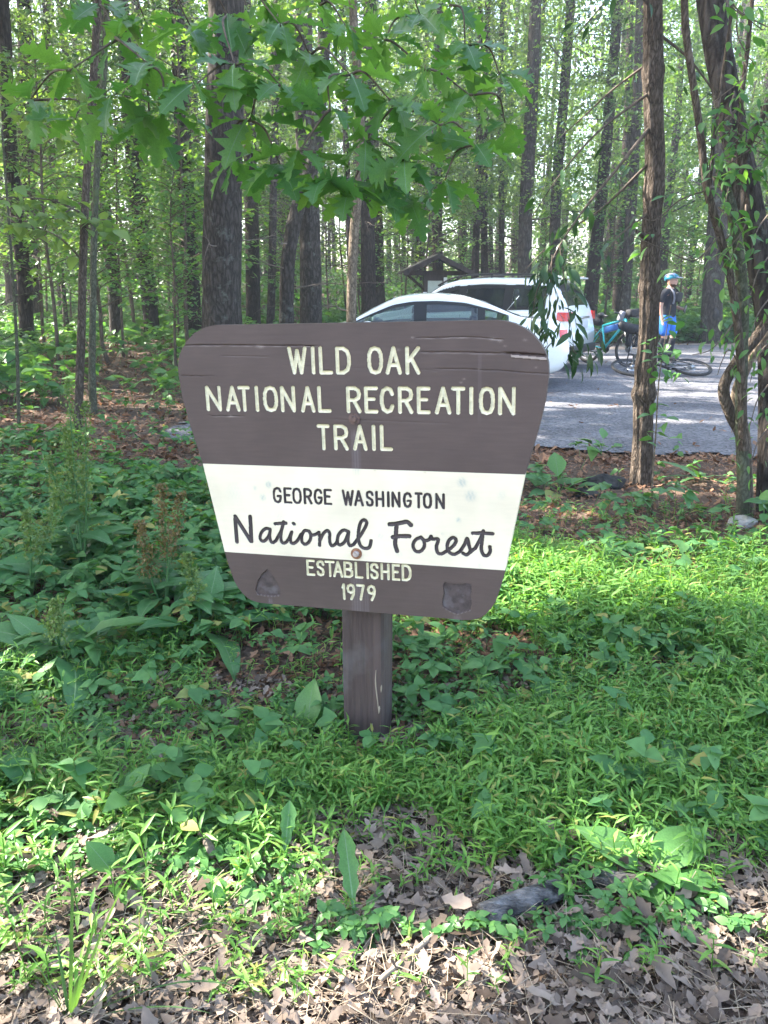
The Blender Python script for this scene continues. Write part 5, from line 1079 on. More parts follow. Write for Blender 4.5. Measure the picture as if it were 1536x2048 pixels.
tuft('thin grass blades leaning in the bare spot below the post', 720, 1780, [(.16, .10, .15, .0035, .1), (-.05, .05, .20, .004, .1), (.10, .02, .12, .003, .3), (-.12, .04, .10, .003, .5), (.02, -.06, .14, .003, .3)])
tuft('upright grass blades right of the sign post', 880, 1590, [(.05, .05, .22, .006, .05), (.10, .02, .22, .005, .2), (-.02, .04, .17, .005, .1), (.02, -.03, .12, .004, .2)])
tuft('drooping blue-green grass tuft in the shade left of the post', 190, 1430, [(-.10, .0, .12, .003, .8), (.08, .02, .14, .003, .8), (.12, -.05, .10, .003, .9), (-.05, -.06, .12, .003, .8), (.02, .05, .15, .003, .5), (.16, .03, .10, .003, .9), (-.14, .04, .08, .003, .9), (.05, -.08, .10, .003, .9)])
tuft('long single blades crossing the leaf litter left of the post', 300, 1400, [(.14, .14, .20, .004, .1), (-.16, .02, .06, .004, .8)])
tuft('stray broad grass blade pressed against the post foot', 775, 1545, [(-.05, -.02, .10, .007, .1), (.06, -.08, .03, .008, .6)])

# fallen stick, log, twigs, rocks
def stickthing(name, label, cat, pts, r, mat, z=.03, k=8, rough=None):
    P = [G(*p) + np.array([0, 0, z]) for p in pts]; b = P[0].copy(); t = thing(name, label, cat, b)
    if rough: V, F = bark_trunk([p - b for p in P], r[0], r[1], sides=22, rings=60, rough=rough, flare=0, seed=6, freq=7); mb = MB().add(V, F); mb.f.append(tuple(range(21, -1, -1))); mb.f.append(tuple(range(59 * 22, 60 * 22))); mb.build('wood', mat, t)
    else: MB().tube(smoothpath([p - b for p in P], 20), np.interp(np.linspace(0, 1, 20), np.linspace(0, 1, len(r)), r) * (1 + .12 * np.sin(np.arange(20) * 2.3)), k).build('wood', mat, t)
stickthing('fallen_log', 'short weathered grey and black log half sunk in the litter', 'log', [(965, 1862), (1040, 1830), (1120, 1798)], (.032, .026), 'log_bark', .034, rough=.34)
stickthing('fallen_log', 'grey log end showing through the grass by the plantain', 'log', [(1185, 1775), (1260, 1790), (1340, 1792)], (.026, .022), 'log_bark', .03, rough=.2)
stickthing('fallen_stick', 'pale broken stick lying in the stilt grass left of the post', 'stick', [(430, 1745), (405, 1700), (380, 1640), (345, 1580), (300, 1500)], (.012, .011, .009, .007, .005), 'dead_twig', .058)
stickthing('fallen_stick', 'thin crooked stick touching the grey log', 'stick', [(760, 1985), (820, 1935), (880, 1885), (925, 1862), (965, 1840)], (.006, .006, .007, .006, .005), 'bare_wood', .035)
stickthing('fallen_stick', 'straight twig lying across the foreground litter', 'stick', [(820, 1850), (900, 1830), (1000, 1800)], (.003, .003, .002), 'dead_twig', .03)
stickthing('fallen_stick', 'forked twig at the edge of the foreground litter', 'stick', [(300, 2010), (380, 1960), (430, 1945)], (.003, .003, .002), 'dead_twig', .03)
def rock(label, px, py, d, mat, seed):
    p = G(px, py); bm = bmesh.new(); bmesh.ops.create_icosphere(bm, subdivisions=3, radius=.5)
    for v in bm.verts: v.co = Vector((v.co.x * d[0], v.co.y * d[1], v.co.z * d[2])) * (1 + .45 * mnoise.noise(v.co * 2.2 + Vector((seed, 0, 0))))
    me = bpy.data.meshes.new('rock'); bm.to_mesh(me); bm.free(); me.materials.append(M[mat]); o = link('rock', me); o.location = (p[0], p[1], p[2] + d[2] * .2); tag(o, label, 'rock')
rock('charred black lump lying in the litter by the gravel edge', 1205, 975, (.34, .2, .16), 'rock_dark', 1); rock('small dark stone beside the charred lump', 1170, 992, (.2, .14, .09), 'rock_dark', 2)
rock('pale flat stone in the sunlit foreground litter', 292, 1850, (.09, .06, .03), 'rock_pale', 3); rock('brown stone at the foot of the stem clump', 1483, 1052, (.2, .14, .1), 'rock_pale', 4); rock('grey pebble showing in the grass above the log', 1195, 1752, (.05, .03, .02), 'rock_pale', 5)

# ------------------------------------------------------------------ cars (front towards -x, built about their own centre)
def make_car(name, label, loc, rotz, S):
    t = thing(name, label, 'car', loc, rotz=rotz); L = S['L']; hwid = S['W'] / 2
    def sm(xs, pts, it=3):
        y = np.interp(xs, [p[0] for p in pts], [p[1] for p in pts])
        for _ in range(it): y[1:-1] = .25 * y[:-2] + .5 * y[1:-1] + .25 * y[2:]
        return y
    NX = 150; xs = np.linspace(-L / 2, L / 2, NX); top = sm(xs, S['top'], 4); belt = np.minimum(sm(xs, S['belt'], 6), top - .015); zb = sm(xs, S['bot'], 4)
    plan = sm(xs, [(-L / 2, .70), (-L / 2 + .12, .84), (-L / 2 + .5, .95), (-L / 2 + 1.1, 1), (L / 2 - 1.0, 1), (L / 2 - .4, .965), (L / 2 - .1, .90), (L / 2, .82)], 3) * hwid
    tum = S['tum']; T = np.array([.0, .15, .3, .45, .6, .75, .88])
    def side_y(i, z): return plan[i] * .955 - (z - belt[i]) * tum
    P = []
    for i in range(NX):
        w = plan[i]; b_ = belt[i]; h = top[i] - b_; z0 = zb[i]; r = []
        r += [(0, z0), (.5 * w, z0), (.86 * w, z0 + .005), (.95 * w, z0 + .05), (.985 * w, z0 + .14)]
        for s in (.25, .42, .6, .75, .88): r.append((w * (.985 + .018 * math.sin(s * 3.1)), z0 + .14 + (b_ - .05 - z0 - .14) * s))
        r.append((w * .985, b_ - .045)); r.append((w * .97, b_ - .012))
        for q in T: r.append((side_y(i, b_ + h * q * .93), b_ + h * q * .93))
        ye = side_y(i, b_ + h * .93 * .88); rr = min(.09, max(.012, h * .3))
        r += [(ye - rr * .25, b_ + h * .945), (ye - rr * .9, b_ + h * .985), (ye * .72, top[i] + .008), (ye * .4, top[i] + .016), (0, top[i] + .02)]
        P.append(r)
    P = np.array(P); nr = P.shape[1]; half = np.concatenate([np.repeat(xs[:, None, None], nr, 1), P], 2)
    mir = half[:, 1:-1][:, ::-1] * np.array([1, -1, 1]); ringv = np.concatenate([half, mir], 1); k = ringv.shape[1]; V = ringv.reshape(-1, 3)
    topedge = lambda i: belt[i] + (top[i] - belt[i]) * .93 * .88
    wx = S['wheels']; wr = S['wr']; F = []
    def si(x): return int(np.clip(round((x + L / 2) / L * (NX - 1)), 0, NX - 1))
    wins = S['wins']; tg = S['topglass']
    def drop(c):
        x, y, z = c; i = si(x)
        for w0 in wx:
            if (x - w0) ** 2 + (z - wr) ** 2 < (wr + .055) ** 2 and abs(y) > .55 * hwid and z < belt[i] - .05: return True
        if z > belt[i] + .07 and z < topedge(i) - .035 and abs(y) > .4 * hwid and abs(abs(y) - side_y(i, z)) < .05:
            for (a, b_) in wins:
                if a + .03 < x < b_ - .03: return True
        for (a, b_, ins) in tg:
            if a + .03 < x < b_ - .03 and abs(y) < side_y(i, top[i]) - ins - .03 and z > top[i] - .04: return True
        return False
    for i in range(NX - 1):
        for j in range(k):
            q = (i * k + j, i * k + (j + 1) % k, (i + 1) * k + (j + 1) % k, (i + 1) * k + j)
            if not drop(V[list(q)].mean(0)): F.append(q)
    F.append(tuple(range(k - 1, -1, -1))); F.append(tuple((NX - 1) * k + j for j in range(k)))
    mb = MB(); mb.add(V, F); body = mb.build('body', 'car_white', t)
    # side glass in its dark surround
    for s in (-1, 1):
        for (a, b_) in wins:
            n_ = 26; V1 = []; ok = []
            for x in np.linspace(a, b_, n_):
                f = (x + L / 2) / L * (NX - 1); i = int(f); u_ = f - i; i2 = min(i + 1, NX - 1); be = belt[i] * (1 - u_) + belt[i2] * u_; tp = top[i] * (1 - u_) + top[i2] * u_; pl = plan[i] * (1 - u_) + plan[i2] * u_
                lo = be + .028; hi = max(lo + .004, be + (tp - be) * .93 * .88 - .012)
                for v_ in np.linspace(0, 1, 8):
                    z = lo + (hi - lo) * v_; V1.append((x, s * (pl * .955 - (z - be) * tum + .006), z))
            V1 = np.array(V1); F1 = [(i * 8 + j, (i + 1) * 8 + j, (i + 1) * 8 + j + 1, i * 8 + j + 1) for i in range(n_ - 1) for j in range(7)]
            inner = [f for f in F1 if 1 <= (f[0] // 8) < n_ - 2 and 1 <= f[0] % 8 < 6]; outer = [f for f in F1 if f not in inner]
            fr_ = MB().add(V1 + np.array([0, s * .004, 0]), outer).build('window_frame', 'car_black', t); MB().add(V1, inner).build('window', S.get('glass', 'car_glass'), t)
        # pillars between windows in black
        for (a, b_) in zip(wins[:-1], wins[1:]):
            V1 = []
            for x in np.linspace(a[1] - .01, b_[0] + .01, 4):
                i = si(x); lo = belt[i] + .028; hi = topedge(i) - .012
                for v_ in np.linspace(0, 1, 8): z = lo + (hi - lo) * v_; V1.append((x, s * (side_y(i, z) + .004), z))
            MB().add(V1, [(i * 8 + j, (i + 1) * 8 + j, (i + 1) * 8 + j + 1, i * 8 + j + 1) for i in range(3) for j in range(7)]).build('pillar', 'car_black', t)
    for (a, b_, ins) in tg:
        V1 = []; n_ = 14
        for x in np.linspace(a, b_, n_):
            f = (x + L / 2) / L * (NX - 1); i = int(f); u_ = f - i; i2 = min(i + 1, NX - 1); tp = top[i] * (1 - u_) + top[i2] * u_; ye = (side_y(i, top[i]) * (1 - u_) + side_y(i2, top[i2]) * u_) - ins
            for v_ in np.linspace(-1, 1, 11): V1.append((x, ye * v_, tp + .026 - .020 * abs(v_) ** 3))
        MB().add(V1, [(i * 11 + j, (i + 1) * 11 + j, (i + 1) * 11 + j + 1, i * 11 + j + 1) for i in range(n_ - 1) for j in range(10)]).build('windscreen' if a < 0 else 'rear_window', 'car_glass_dark', t)
    # inside: tub, dashboard and seats
    bz = float(np.median(belt)); x0, x1 = S['cabin']
    MB().box(((x0 + x1) / 2, 0, bz * .5 + .18), (x1 - x0, S['W'] * .82, bz * .72), bev=.05).build('interior', 'seat_grey', t)
    for (sx, hh) in S['seats']:
        for sy in (-.38, .38):
            o = MB().box((sx, sy, bz + hh / 2 - .12), (.16, .46, hh), Matrix.Rotation(.2, 3, 'Y'), bev=.06).box((sx + .07, sy, bz + hh + .02), (.10, .26, .18), bev=.04).build('seat', 'seat_light' if S.get('light_seats') else 'seat_grey', t)
    for w0 in wx:
        for s in (-1, 1):
            w = thing_part('wheel', t, (w0, s * (hwid - .12), wr)); a = np.arange(32) * 2 * math.pi / 32
            ring_ = lambda r, y: np.stack([np.cos(a) * r, np.full(32, y), np.sin(a) * r], 1)
            VV = np.concatenate([ring_(wr * .64, -.10), ring_(wr * .93, -.11), ring_(wr, -.08), ring_(wr, .08), ring_(wr * .93, .11), ring_(wr * .64, .10)])
            FF = [(q * 32 + j, q * 32 + (j + 1) % 32, ((q + 1) % 6) * 32 + (j + 1) % 32, ((q + 1) % 6) * 32 + j) for q in range(6) for j in range(32)]; MB().add(VV, FF).build('tyre', 'tyre', w)
            rm = MB().tube([(0, -.09 * s, 0), (0, .07 * s, 0)], [wr * .62, wr * .64], 32)
            for q in range(5): aa = q * 6.283 / 5; rm.box((math.cos(aa) * wr * .33, .085 * s, math.sin(aa) * wr * .33), (wr * .58, .03, .06), Matrix.Rotation(-aa, 3, 'Y'))
            rm.build('rim', 'rim', w, smooth=False)
    # lights, bumper trim, plate, handles, mirrors
    def patch(nm, mat, x0, x1, z0, z1, off=.006):
        for s in (-1, 1):
            V1 = []; n_ = 12
            for x in np.linspace(x0, x1, n_):
                i = si(x); w = plan[i]
                f = (x + L / 2) / L * (NX - 1); i = int(min(f, NX - 2)); u_ = f - i; w = plan[i] * (1 - u_) + plan[i + 1] * u_; be = belt[i] * (1 - u_) + belt[i + 1] * u_; b0 = zb[i] * (1 - u_) + zb[i + 1] * u_
                for z in np.linspace(z0, z1, 8):
                    if z < be - .045: yy = w * (.985 + .018 * math.sin(np.clip((z - b0 - .14) / max(.05, be - .05 - b0 - .14), 0, 1) * 3.1)) if z > b0 + .14 else w * np.interp(z, [b0, b0 + .05, b0 + .14], [.86, .95, .985])
                    else: yy = min(w * .985, w * .955 - (z - be) * tum + .01)
                    V1.append((x + (off if x > 0 else -off) * .8, s * (yy + off), z))
            MB().add(V1, [(i * 8 + j, (i + 1) * 8 + j, (i + 1) * 8 + j + 1, i * 8 + j + 1) for i in range(n_ - 1) for j in range(7)]).build(nm, mat, t)
    for a_ in S['patches']: patch(*a_)
    S.get('extra', lambda t, **k: None)(t, xs=xs, top=top, belt=belt, plan=plan, si=si, zb=zb)
    for s in (-1, 1):
        i = si(S['mirror']); MB().box((S['mirror'], s * (plan[i] * .955 + .10), belt[i] + .07), (.12, .18, .12), bev=.04).build('mirror', 'car_white', t)
        for hx in S['handles']: MB().box((hx, s * (plan[si(hx)] * 1.003), belt[si(hx)] - .13), (.18, .03, .03), bev=.012).build('door_handle', 'car_white', t)
        for lx in S['seams']:
            i = si(lx); MB().tube([(lx, s * (plan[i] * .999 + .001), zb[i] + .18), (lx + .01, s * (plan[i] * 1.004 + .001), (zb[i] + belt[i]) / 2), (lx, s * (plan[i] * .982 + .001), belt[i] - .03)], .004, 5).build('door_seam', 'car_black', t)
    return t
def thing_part(name, parent, loc):
    o = bpy.data.objects.new(name, None); COL.objects.link(o); o.parent = parent; o.location = loc; o.empty_display_size = .1; return o
def sedan_extra(t, xs, top, belt, plan, si, zb):
    L = xs[-1]; MB().box((L + .012, 0, .62), (.02, .34, .13), bev=.006).build('number_plate', 'plate', t)
    mb = MB().tube([(L - .95, -.25, top[si(L - .95)] - .01), (L - .75, -.26, top[si(L - .95)] + .24)], .004, 5); mb.build('aerial', 'car_white', t)
SED = dict(L=4.75, W=1.82, tum=.42, top=[(-2.375, .60), (-2.30, .74), (-1.9, .86), (-1.25, .97), (-1.05, 1.01), (-.72, 1.20), (-.35, 1.385), (-.05, 1.445), (.35, 1.455), (.75, 1.42), (1.15, 1.30), (1.55, 1.13), (1.72, 1.085), (2.15, 1.06), (2.30, 1.02), (2.375, .70)],
    belt=[(-2.375, .58), (-2.2, .70), (-1.2, .90), (0, .95), (1.2, .98), (2.1, .98), (2.375, .66)], bot=[(-2.375, .30), (-2.1, .2), (2.0, .2), (2.25, .27), (2.375, .40)], wheels=(-1.42, 1.36), wr=.325, wins=[(-1.02, .02), (.14, .98), (1.05, 1.42)], topglass=[(-1.02, -.36, .05), (1.02, 1.62, .10)],
    cabin=(-.95, 1.35), seats=[(.0, .34), (.95, .26)], light_seats=True, patches=[('tail_light', 'tail_red', 2.20, 2.34, .80, .92), ('head_light', 'plate', -2.33, -1.95, .62, .76)], mirror=-.72, handles=(-.15, .85), seams=(-.95, .08, 1.12), extra=sedan_extra)
make_car('parked_car', 'white saloon car parked behind the sign, its roof and side windows showing', (.52, 13.25, .014), rad(-3), SED).scale = (1, 1, .98)
def suv_extra(t, xs, top, belt, plan, si, zb):
    L = xs[-1]
    for s in (-1, 1):
        pts = [(x, s * .56, top[si(x)] + .075) for x in np.linspace(-.55, 1.75, 9)]; r = MB().tube(smoothpath(pts, 18), .018, 8)
        for x in (-.5, .6, 1.7): r.tube([(x, s * .56, top[si(x)]), (x, s * .56, top[si(x)] + .075)], .016, 6)
        r.build('roof_rail', 'car_black', t)
    MB().box((2.02, 0, 1.715), (.30, 1.12, .035), Matrix.Rotation(.10, 3, 'Y'), bev=.014).build('spoiler', 'car_white', t)
    MB().box((L + .004, 0, .98), (.03, .56, .045), Matrix.Rotation(-.2, 3, 'Y'), bev=.012).build('hatch_handle', 'bike_metal', t)
    MB().box((L + .012, 0, .86), (.02, .34, .14), bev=.006).build('number_plate', 'plate', t)
    MB().box((L - .05, 0, .40), (.2, 1.5, .16), bev=.05).build('rear_bumper', 'car_black', t)
SUV = dict(L=4.62, W=1.86, tum=.30, top=[(-2.31, .72), (-2.22, .90), (-1.7, 1.04), (-1.25, 1.10), (-1.05, 1.16), (-.70, 1.40), (-.35, 1.61), (-.05, 1.68), (.5, 1.71), (1.2, 1.70), (1.82, 1.665), (2.0, 1.50), (2.14, 1.25), (2.22, 1.08), (2.28, .92), (2.31, .72)],
    belt=[(-2.31, .70), (-2.1, .84), (-1.1, 1.0), (0, 1.05), (1.4, 1.10), (2.0, 1.10), (2.2, 1.02), (2.31, .70)], bot=[(-2.31, .36), (-2.0, .24), (1.9, .24), (2.2, .34), (2.31, .46)], wheels=(-1.36, 1.34), wr=.36, wins=[(-.98, .05), (.15, 1.0), (1.12, 1.80)], topglass=[(-1.0, -.36, .05), (1.90, 2.17, .10)],
    cabin=(-.9, 1.7), seats=[(.05, .42), (.98, .36)], glass='car_glass_dark', patches=[('tail_light', 'tail_red', 2.02, 2.27, .93, 1.09, .035), ('head_light', 'plate', -2.27, -1.85, .78, .92), ('sill_trim', 'car_black', -1.0, 1.0, .26, .36)], mirror=-.72, handles=(-.05, .9), seams=(-.95, .1, 1.06, 1.86), extra=suv_extra)
make_car('parked_car', 'white estate car with roof rails and red tail lamp parked beyond the saloon', (1.85, 16.75, .014), rad(-30), SUV)

# ------------------------------------------------------------------ bicycles (upright in the xz plane, front towards +x)
def make_bike(name, label, paint, bags=False):
    t = thing(name, label, 'bicycle'); R = .365; rw = np.array([-.44, 0, R]); fw = np.array([.66, 0, R]); bb = np.array([-.01, 0, .325]); st = np.array([-.17, 0, .78]); ht = np.array([.42, 0, .93]); hb_ = np.array([.47, 0, .80])
    mb = MB()
    for a, b_, r in [(ht * .6 + hb_ * .4, bb, .026), (st, ht, .021), (st, bb, .018), (ht, hb_, .026)]: mb.tube([a, b_], r, 10)
    for s in (-1, 1): mb.tube([st + np.array([0, s * .02, -.06]), rw + np.array([0, s * .055, 0])], .009, 7); mb.tube([bb + np.array([0, s * .03, 0]), rw + np.array([0, s * .055, 0])], .011, 7)
    mb.build('frame', paint, t)
    f = MB()
    for s in (-1, 1): f.tube([hb_ + np.array([.01, s * .06, -.03]), fw + np.array([0, s * .055, 0])], [.019, .013], 8)
    f.tube([hb_ + np.array([.01, -.07, -.03]), hb_ + np.array([.01, .07, -.03])], .018, 8); f.build('fork', 'bike_black', t)
    for c in (rw, fw):
        w = thing_part('wheel', t, c.tolist()); a = np.arange(48) * 2 * math.pi / 48; circ = lambda r: np.stack([np.cos(a) * r, np.zeros(48), np.sin(a) * r], 1)
        MB().tube(circ(R - .026), .027, 8, closed=True).build('tyre', 'tyre', w); MB().tube(circ(R - .055), .012, 6, closed=True).build('rim', 'bike_black', w)
        h = MB().tube([(0, -.05, 0), (0, .05, 0)], .022, 10)
        h.tube([(0, -.03, 0), (0, -.026, 0)], .085, 20)
        if c is rw: h.tube([(0, .02, 0), (0, .045, 0)], [.075, .03], 16)
        h.build('hub', 'bike_metal', w); sp_ = MB()
        for k in range(24): aa = k * 6.283 / 24; s = .03 * (1 if k % 2 else -1); sp_.tube([(math.cos(aa + .5) * .02, s, math.sin(aa + .5) * .02), (math.cos(aa) * (R - .06), 0, math.sin(aa) * (R - .06))], .0013, 3, caps=False)
        sp_.build('spokes', 'bike_metal', w)
    sd = MB().tube([st, st + np.array([-.04, 0, .18])], .014, 8); sd.build('seat_post', 'bike_black', t)
    MB().tube(smoothpath([st + np.array([-.17, 0, .205]), st + np.array([-.06, 0, .20]), st + np.array([.10, 0, .195])], 10), [.02, .06, .07, .066, .055, .04, .03, .024, .02, .012], 10).build('saddle', 'bike_black', t)
    hs = ht + np.array([.03, 0, .05]); h = MB().tube([ht, hs, hs + np.array([.05, 0, .01])], .017, 8); h.tube(smoothpath([hs + np.array([.0, -.37, .03]), hs + np.array([.05, -.2, .02]), hs + np.array([.06, 0, .01]), hs + np.array([.05, .2, .02]), hs + np.array([.0, .37, .03])], 20), .012, 8)
    for s in (-1, 1): h.tube([hs + np.array([.0, s * .37, .03]), hs + np.array([.02, s * .26, .03])], .017, 8); h.tube([hs + np.array([.05, s * .23, .01]), hs + np.array([.10, s * .34, .0])], .006, 5)
    h.build('handlebar', 'bike_black', t)
    cr = MB().tube([bb + np.array([0, -.06, 0]), bb + np.array([0, .06, 0])], .02, 10); cr.tube([bb + np.array([0, .052, 0]), bb + np.array([0, .058, 0])], .085, 24)
    ca = rad(35)
    for s in (-1, 1): cr.tube([bb + np.array([0, s * .07, 0]), bb + np.array([s * math.cos(ca) * .17, s * .09, s * math.sin(ca) * .17])], .012, 7)
    c_o = cr.build('crank', 'bike_black', t)
    for s in (-1, 1): MB().box(tuple(bb + np.array([s * math.cos(ca) * .17, s * .145, s * math.sin(ca) * .17])), (.11, .10, .022), bev=.006).build('pedal', 'bike_black', c_o)
    ch = MB()
    for s in (1, -1): ch.tube([bb + np.array([0, .05, s * .083]), rw + np.array([0, .045, s * .05])], .005, 5)
    ch.tube([rw + np.array([.02, .05, -.05]), rw + np.array([.06, .05, -.14])], .012, 6); ch.build('chain', 'bike_metal', t)
    if bags:
        MB().tube(smoothpath([hs + np.array([.20, -.38, -.20]), hs + np.array([.22, 0, -.24]), hs + np.array([.20, .38, -.20])], 14), [.05, .085, .09, .095, .10, .10, .10, .10, .10, .10, .095, .09, .085, .05], 14).build('handlebar_bag', 'bag_black', t)
        MB().box(tuple(hs + np.array([.15, .02, .08])), (.16, .36, .15), Matrix.Rotation(.2, 3, 'X'), bev=.05).build('pouch', 'bag_black', t)
        MB().tube(smoothpath([st + np.array([-.06, 0, .05]), st + np.array([-.25, 0, .11]), st + np.array([-.45, 0, .20])], 10), [.05, .08, .09, .095, .10, .105, .11, .11, .10, .07], 12).build('saddle_bag', 'bag_black', t)
        MB().box(((st[0] + ht[0]) / 2 - .02, 0, .74), (.40, .055, .13), Matrix.Rotation(-.25, 3, 'Y'), bev=.02).build('frame_bag', 'bike_blue', t)
        MB().box(tuple(hs + np.array([.05, -.22, -.02])), (.10, .10, .20), Matrix.Rotation(.3, 3, 'Y'), bev=.04).build('bottle_pouch', 'bag_grey', t)
        MB().box((.69, .09, .52), (.10, .10, .24), bev=.04).box((.69, -.09, .52), (.10, .10, .24), bev=.04).build('fork_bag', 'bag_black', t)
    return t
bk = make_bike('bicycle', 'dark mountain bike lying on its side on the gravel', 'bike_black')
# lying: top away from the camera, front to the left
lc = at(1338, 757, 14.05); Rl = Matrix.Rotation(rad(180), 4, 'Z') @ Matrix.Rotation(rad(72), 4, 'X')
bk.matrix_world = Matrix.Translation((lc[0] + .10, 14.05, .045)) @ Matrix.Rotation(rad(4), 4, 'Z') @ Rl
b2 = make_bike('bicycle', 'teal bike loaded with black bags leaning at the rear of the estate car', 'bike_teal', bags=True)
q = at(1208, 715, 16.9); b2.matrix_world = Matrix.Translation((4.50, 16.55, .02)) @ Matrix.Rotation(rad(-60), 4, 'Z') @ Matrix.Rotation(rad(-9), 4, 'X')

# ------------------------------------------------------------------ notice kiosk
kb = base_at(868, 24.4); KI = thing('notice_kiosk', 'dark timber notice kiosk with pitched mossy roof standing behind the cars', 'kiosk', kb, rotz=rad(6)); KI.scale = (.84, .84, .93)
for s in (-1, 1):
    MB().box((s * .34, 0, .95), (.15, .15, 2.1), bev=.012).build('post', 'kiosk_wood', KI, smooth=False)
    MB().tube([(s * .36, 0, 1.55), (s * 1.0, 0, 2.02)], .045, 4).build('brace', 'kiosk_wood', KI, smooth=False)
    sl = math.atan2(.52, 1.25)
    MB().box((s * .60, 0, 2.36 - .02), (1.36, 1.5, .06), Matrix.Rotation(s * sl, 3, 'Y')).build('roof_slope', 'kiosk_roof', KI, smooth=False)
    MB().box((s * .60, -.74, 2.29), (1.34, .04, .13), Matrix.Rotation(s * sl, 3, 'Y')).build('barge_board', 'kiosk_wood', KI, smooth=False)
    for yy in (-.5, -.1, .3): 
        for q_ in range(4): MB().box((s * (.15 + .33 * q_), yy + .2 * (q_ % 2), 2.56 - (.15 + .33 * q_) * .416 + .012), (.36, .38, .02), Matrix.Rotation(s * (sl - .05), 3, 'Y')).build('shingle', 'kiosk_roof', KI, smooth=False)
MB().box((0, 0, 2.58), (.12, 1.54, .08), bev=.01).build('ridge_cap', 'kiosk_roof', KI, smooth=False)
MB().box((0, 0, 2.06), (2.2, .12, .14), bev=.01).build('tie_beam', 'kiosk_wood', KI, smooth=False)
MB().box((0, .02, 1.22), (.56, .05, 1.3), bev=.006).build('notice_board', 'notice', KI, smooth=False)
MB().box((0, -.02, 1.95), (.56, .03, .24), bev=.006).build('header_board', 'kiosk_wood', KI, smooth=False)
for (x, z, w, h) in ((-.36, 1.38, .14, .20), (.36, 1.72, .13, .42)): MB().box((x, -.085, z), (w, .012, h), bev=.003).build('paper_notice', 'paper', KI, smooth=False)

# ------------------------------------------------------------------ person
def skin_mesh(verts, edges, radii, root=0, sub=2):
    me = bpy.data.meshes.new('tmp'); me.from_pydata(verts, edges, []); o = bpy.data.objects.new('tmp', me); COL.objects.link(o)
    md = o.modifiers.new('s', 'SKIN'); md.use_smooth_shade = True
    if not me.skin_vertices: 
        bpy.context.view_layer.objects.active = o
    sv = me.skin_vertices[0].data if me.skin_vertices else None
    if sv is None:
        bpy.context.view_layer.update()
        bm = bmesh.new(); bm.from_mesh(me); bm.verts.layers.skin.verify(); bm.to_mesh(me); bm.free(); sv = me.skin_vertices[0].data
    for i, r in enumerate(radii): sv[i].radius = (r, r) if not isinstance(r, tuple) else r; sv[i].use_root = (i == root)
    s2 = o.modifiers.new('u', 'SUBSURF'); s2.levels = sub; s2.render_levels = sub
    bpy.context.view_layer.update(); dg = bpy.context.evaluated_depsgraph_get(); out = bpy.data.meshes.new_from_object(o.evaluated_get(dg)); bpy.data.objects.remove(o); bpy.data.meshes.remove(me); return out
def joinmeshes(meshes, voxel=None):
    bm = bmesh.new()
    for m_ in meshes: bm.from_mesh(m_)
    me = bpy.data.meshes.new('join'); bm.to_mesh(me); bm.free()
    if voxel:
        o = bpy.data.objects.new('tmp', me); COL.objects.link(o); r = o.modifiers.new('r', 'REMESH'); r.mode = 'VOXEL'; r.voxel_size = voxel; r.use_smooth_shade = True
        s = o.modifiers.new('sm', 'SMOOTH'); s.iterations = 3; s.factor = .5
        bpy.context.view_layer.update(); dg = bpy.context.evaluated_depsgraph_get(); me2 = bpy.data.meshes.new_from_object(o.evaluated_get(dg)); bpy.data.objects.remove(o); return me2
    return me
def ball(c, r, seg=20):
    bm = bmesh.new(); bmesh.ops.create_uvsphere(bm, u_segments=seg, v_segments=seg // 2 + 2, radius=1)
    for v in bm.verts: v.co = Vector((v.co.x * r[0] + c[0], v.co.y * r[1] + c[1], v.co.z * r[2] + c[2]))
    me = bpy.data.meshes.new('ball'); bm.to_mesh(me); bm.free()
    for p in me.polygons: p.use_smooth = True
    return me
pp = at(1327, 722, 17.3); PZ = gz(pp[0], 17.3) + .016
PE = thing('person', 'person in teal helmet, black shirt and blue shorts standing on the gravel', 'person', (pp[0], 17.3, PZ), rotz=rad(46)); PE.scale = (1.12, 1.12, 1.0)
def place(name, me, mat, parent=PE):
    me.materials.clear(); me.materials.append(M[mat]); return link(name, me, parent)
# faces -y; right arm (x<0) hangs, left forearm raised in front
sv = [(0, 0, .96), (0, 0, 1.12), (0, .01, 1.30), (0, .015, 1.44), (0, 0, 1.53), (0, -.015, 1.60)]; rr = [(.155, .115), (.145, .105), (.165, .115), (.15, .10), .058, .06]; ed = [(0, 1), (1, 2), (2, 3), (3, 4), (4, 5)]
def chain(start, pts, rad_):
    prev = start
    for p, r in zip(pts, rad_): sv.append(p); rr.append(r); ed.append((prev, len(sv) - 1)); prev = len(sv) - 1
    return prev
for s in (-1, 1):
    kx = .105 if s < 0 else .115; fy = .0 if s < 0 else -.08
    chain(0, [(s * .095, 0, .89), (s * kx, -.01 + fy * .5, .68), (s * kx, -.02 + fy, .49), (s * (kx + .005), .02 + fy, .32), (s * (kx + .01), .03 + fy, .10), (s * (kx + .02), -.02 + fy, .05), (s * (kx + .045), -.14 + fy, .035)], [.085, .075, .058, .054, .038, .045, .036])
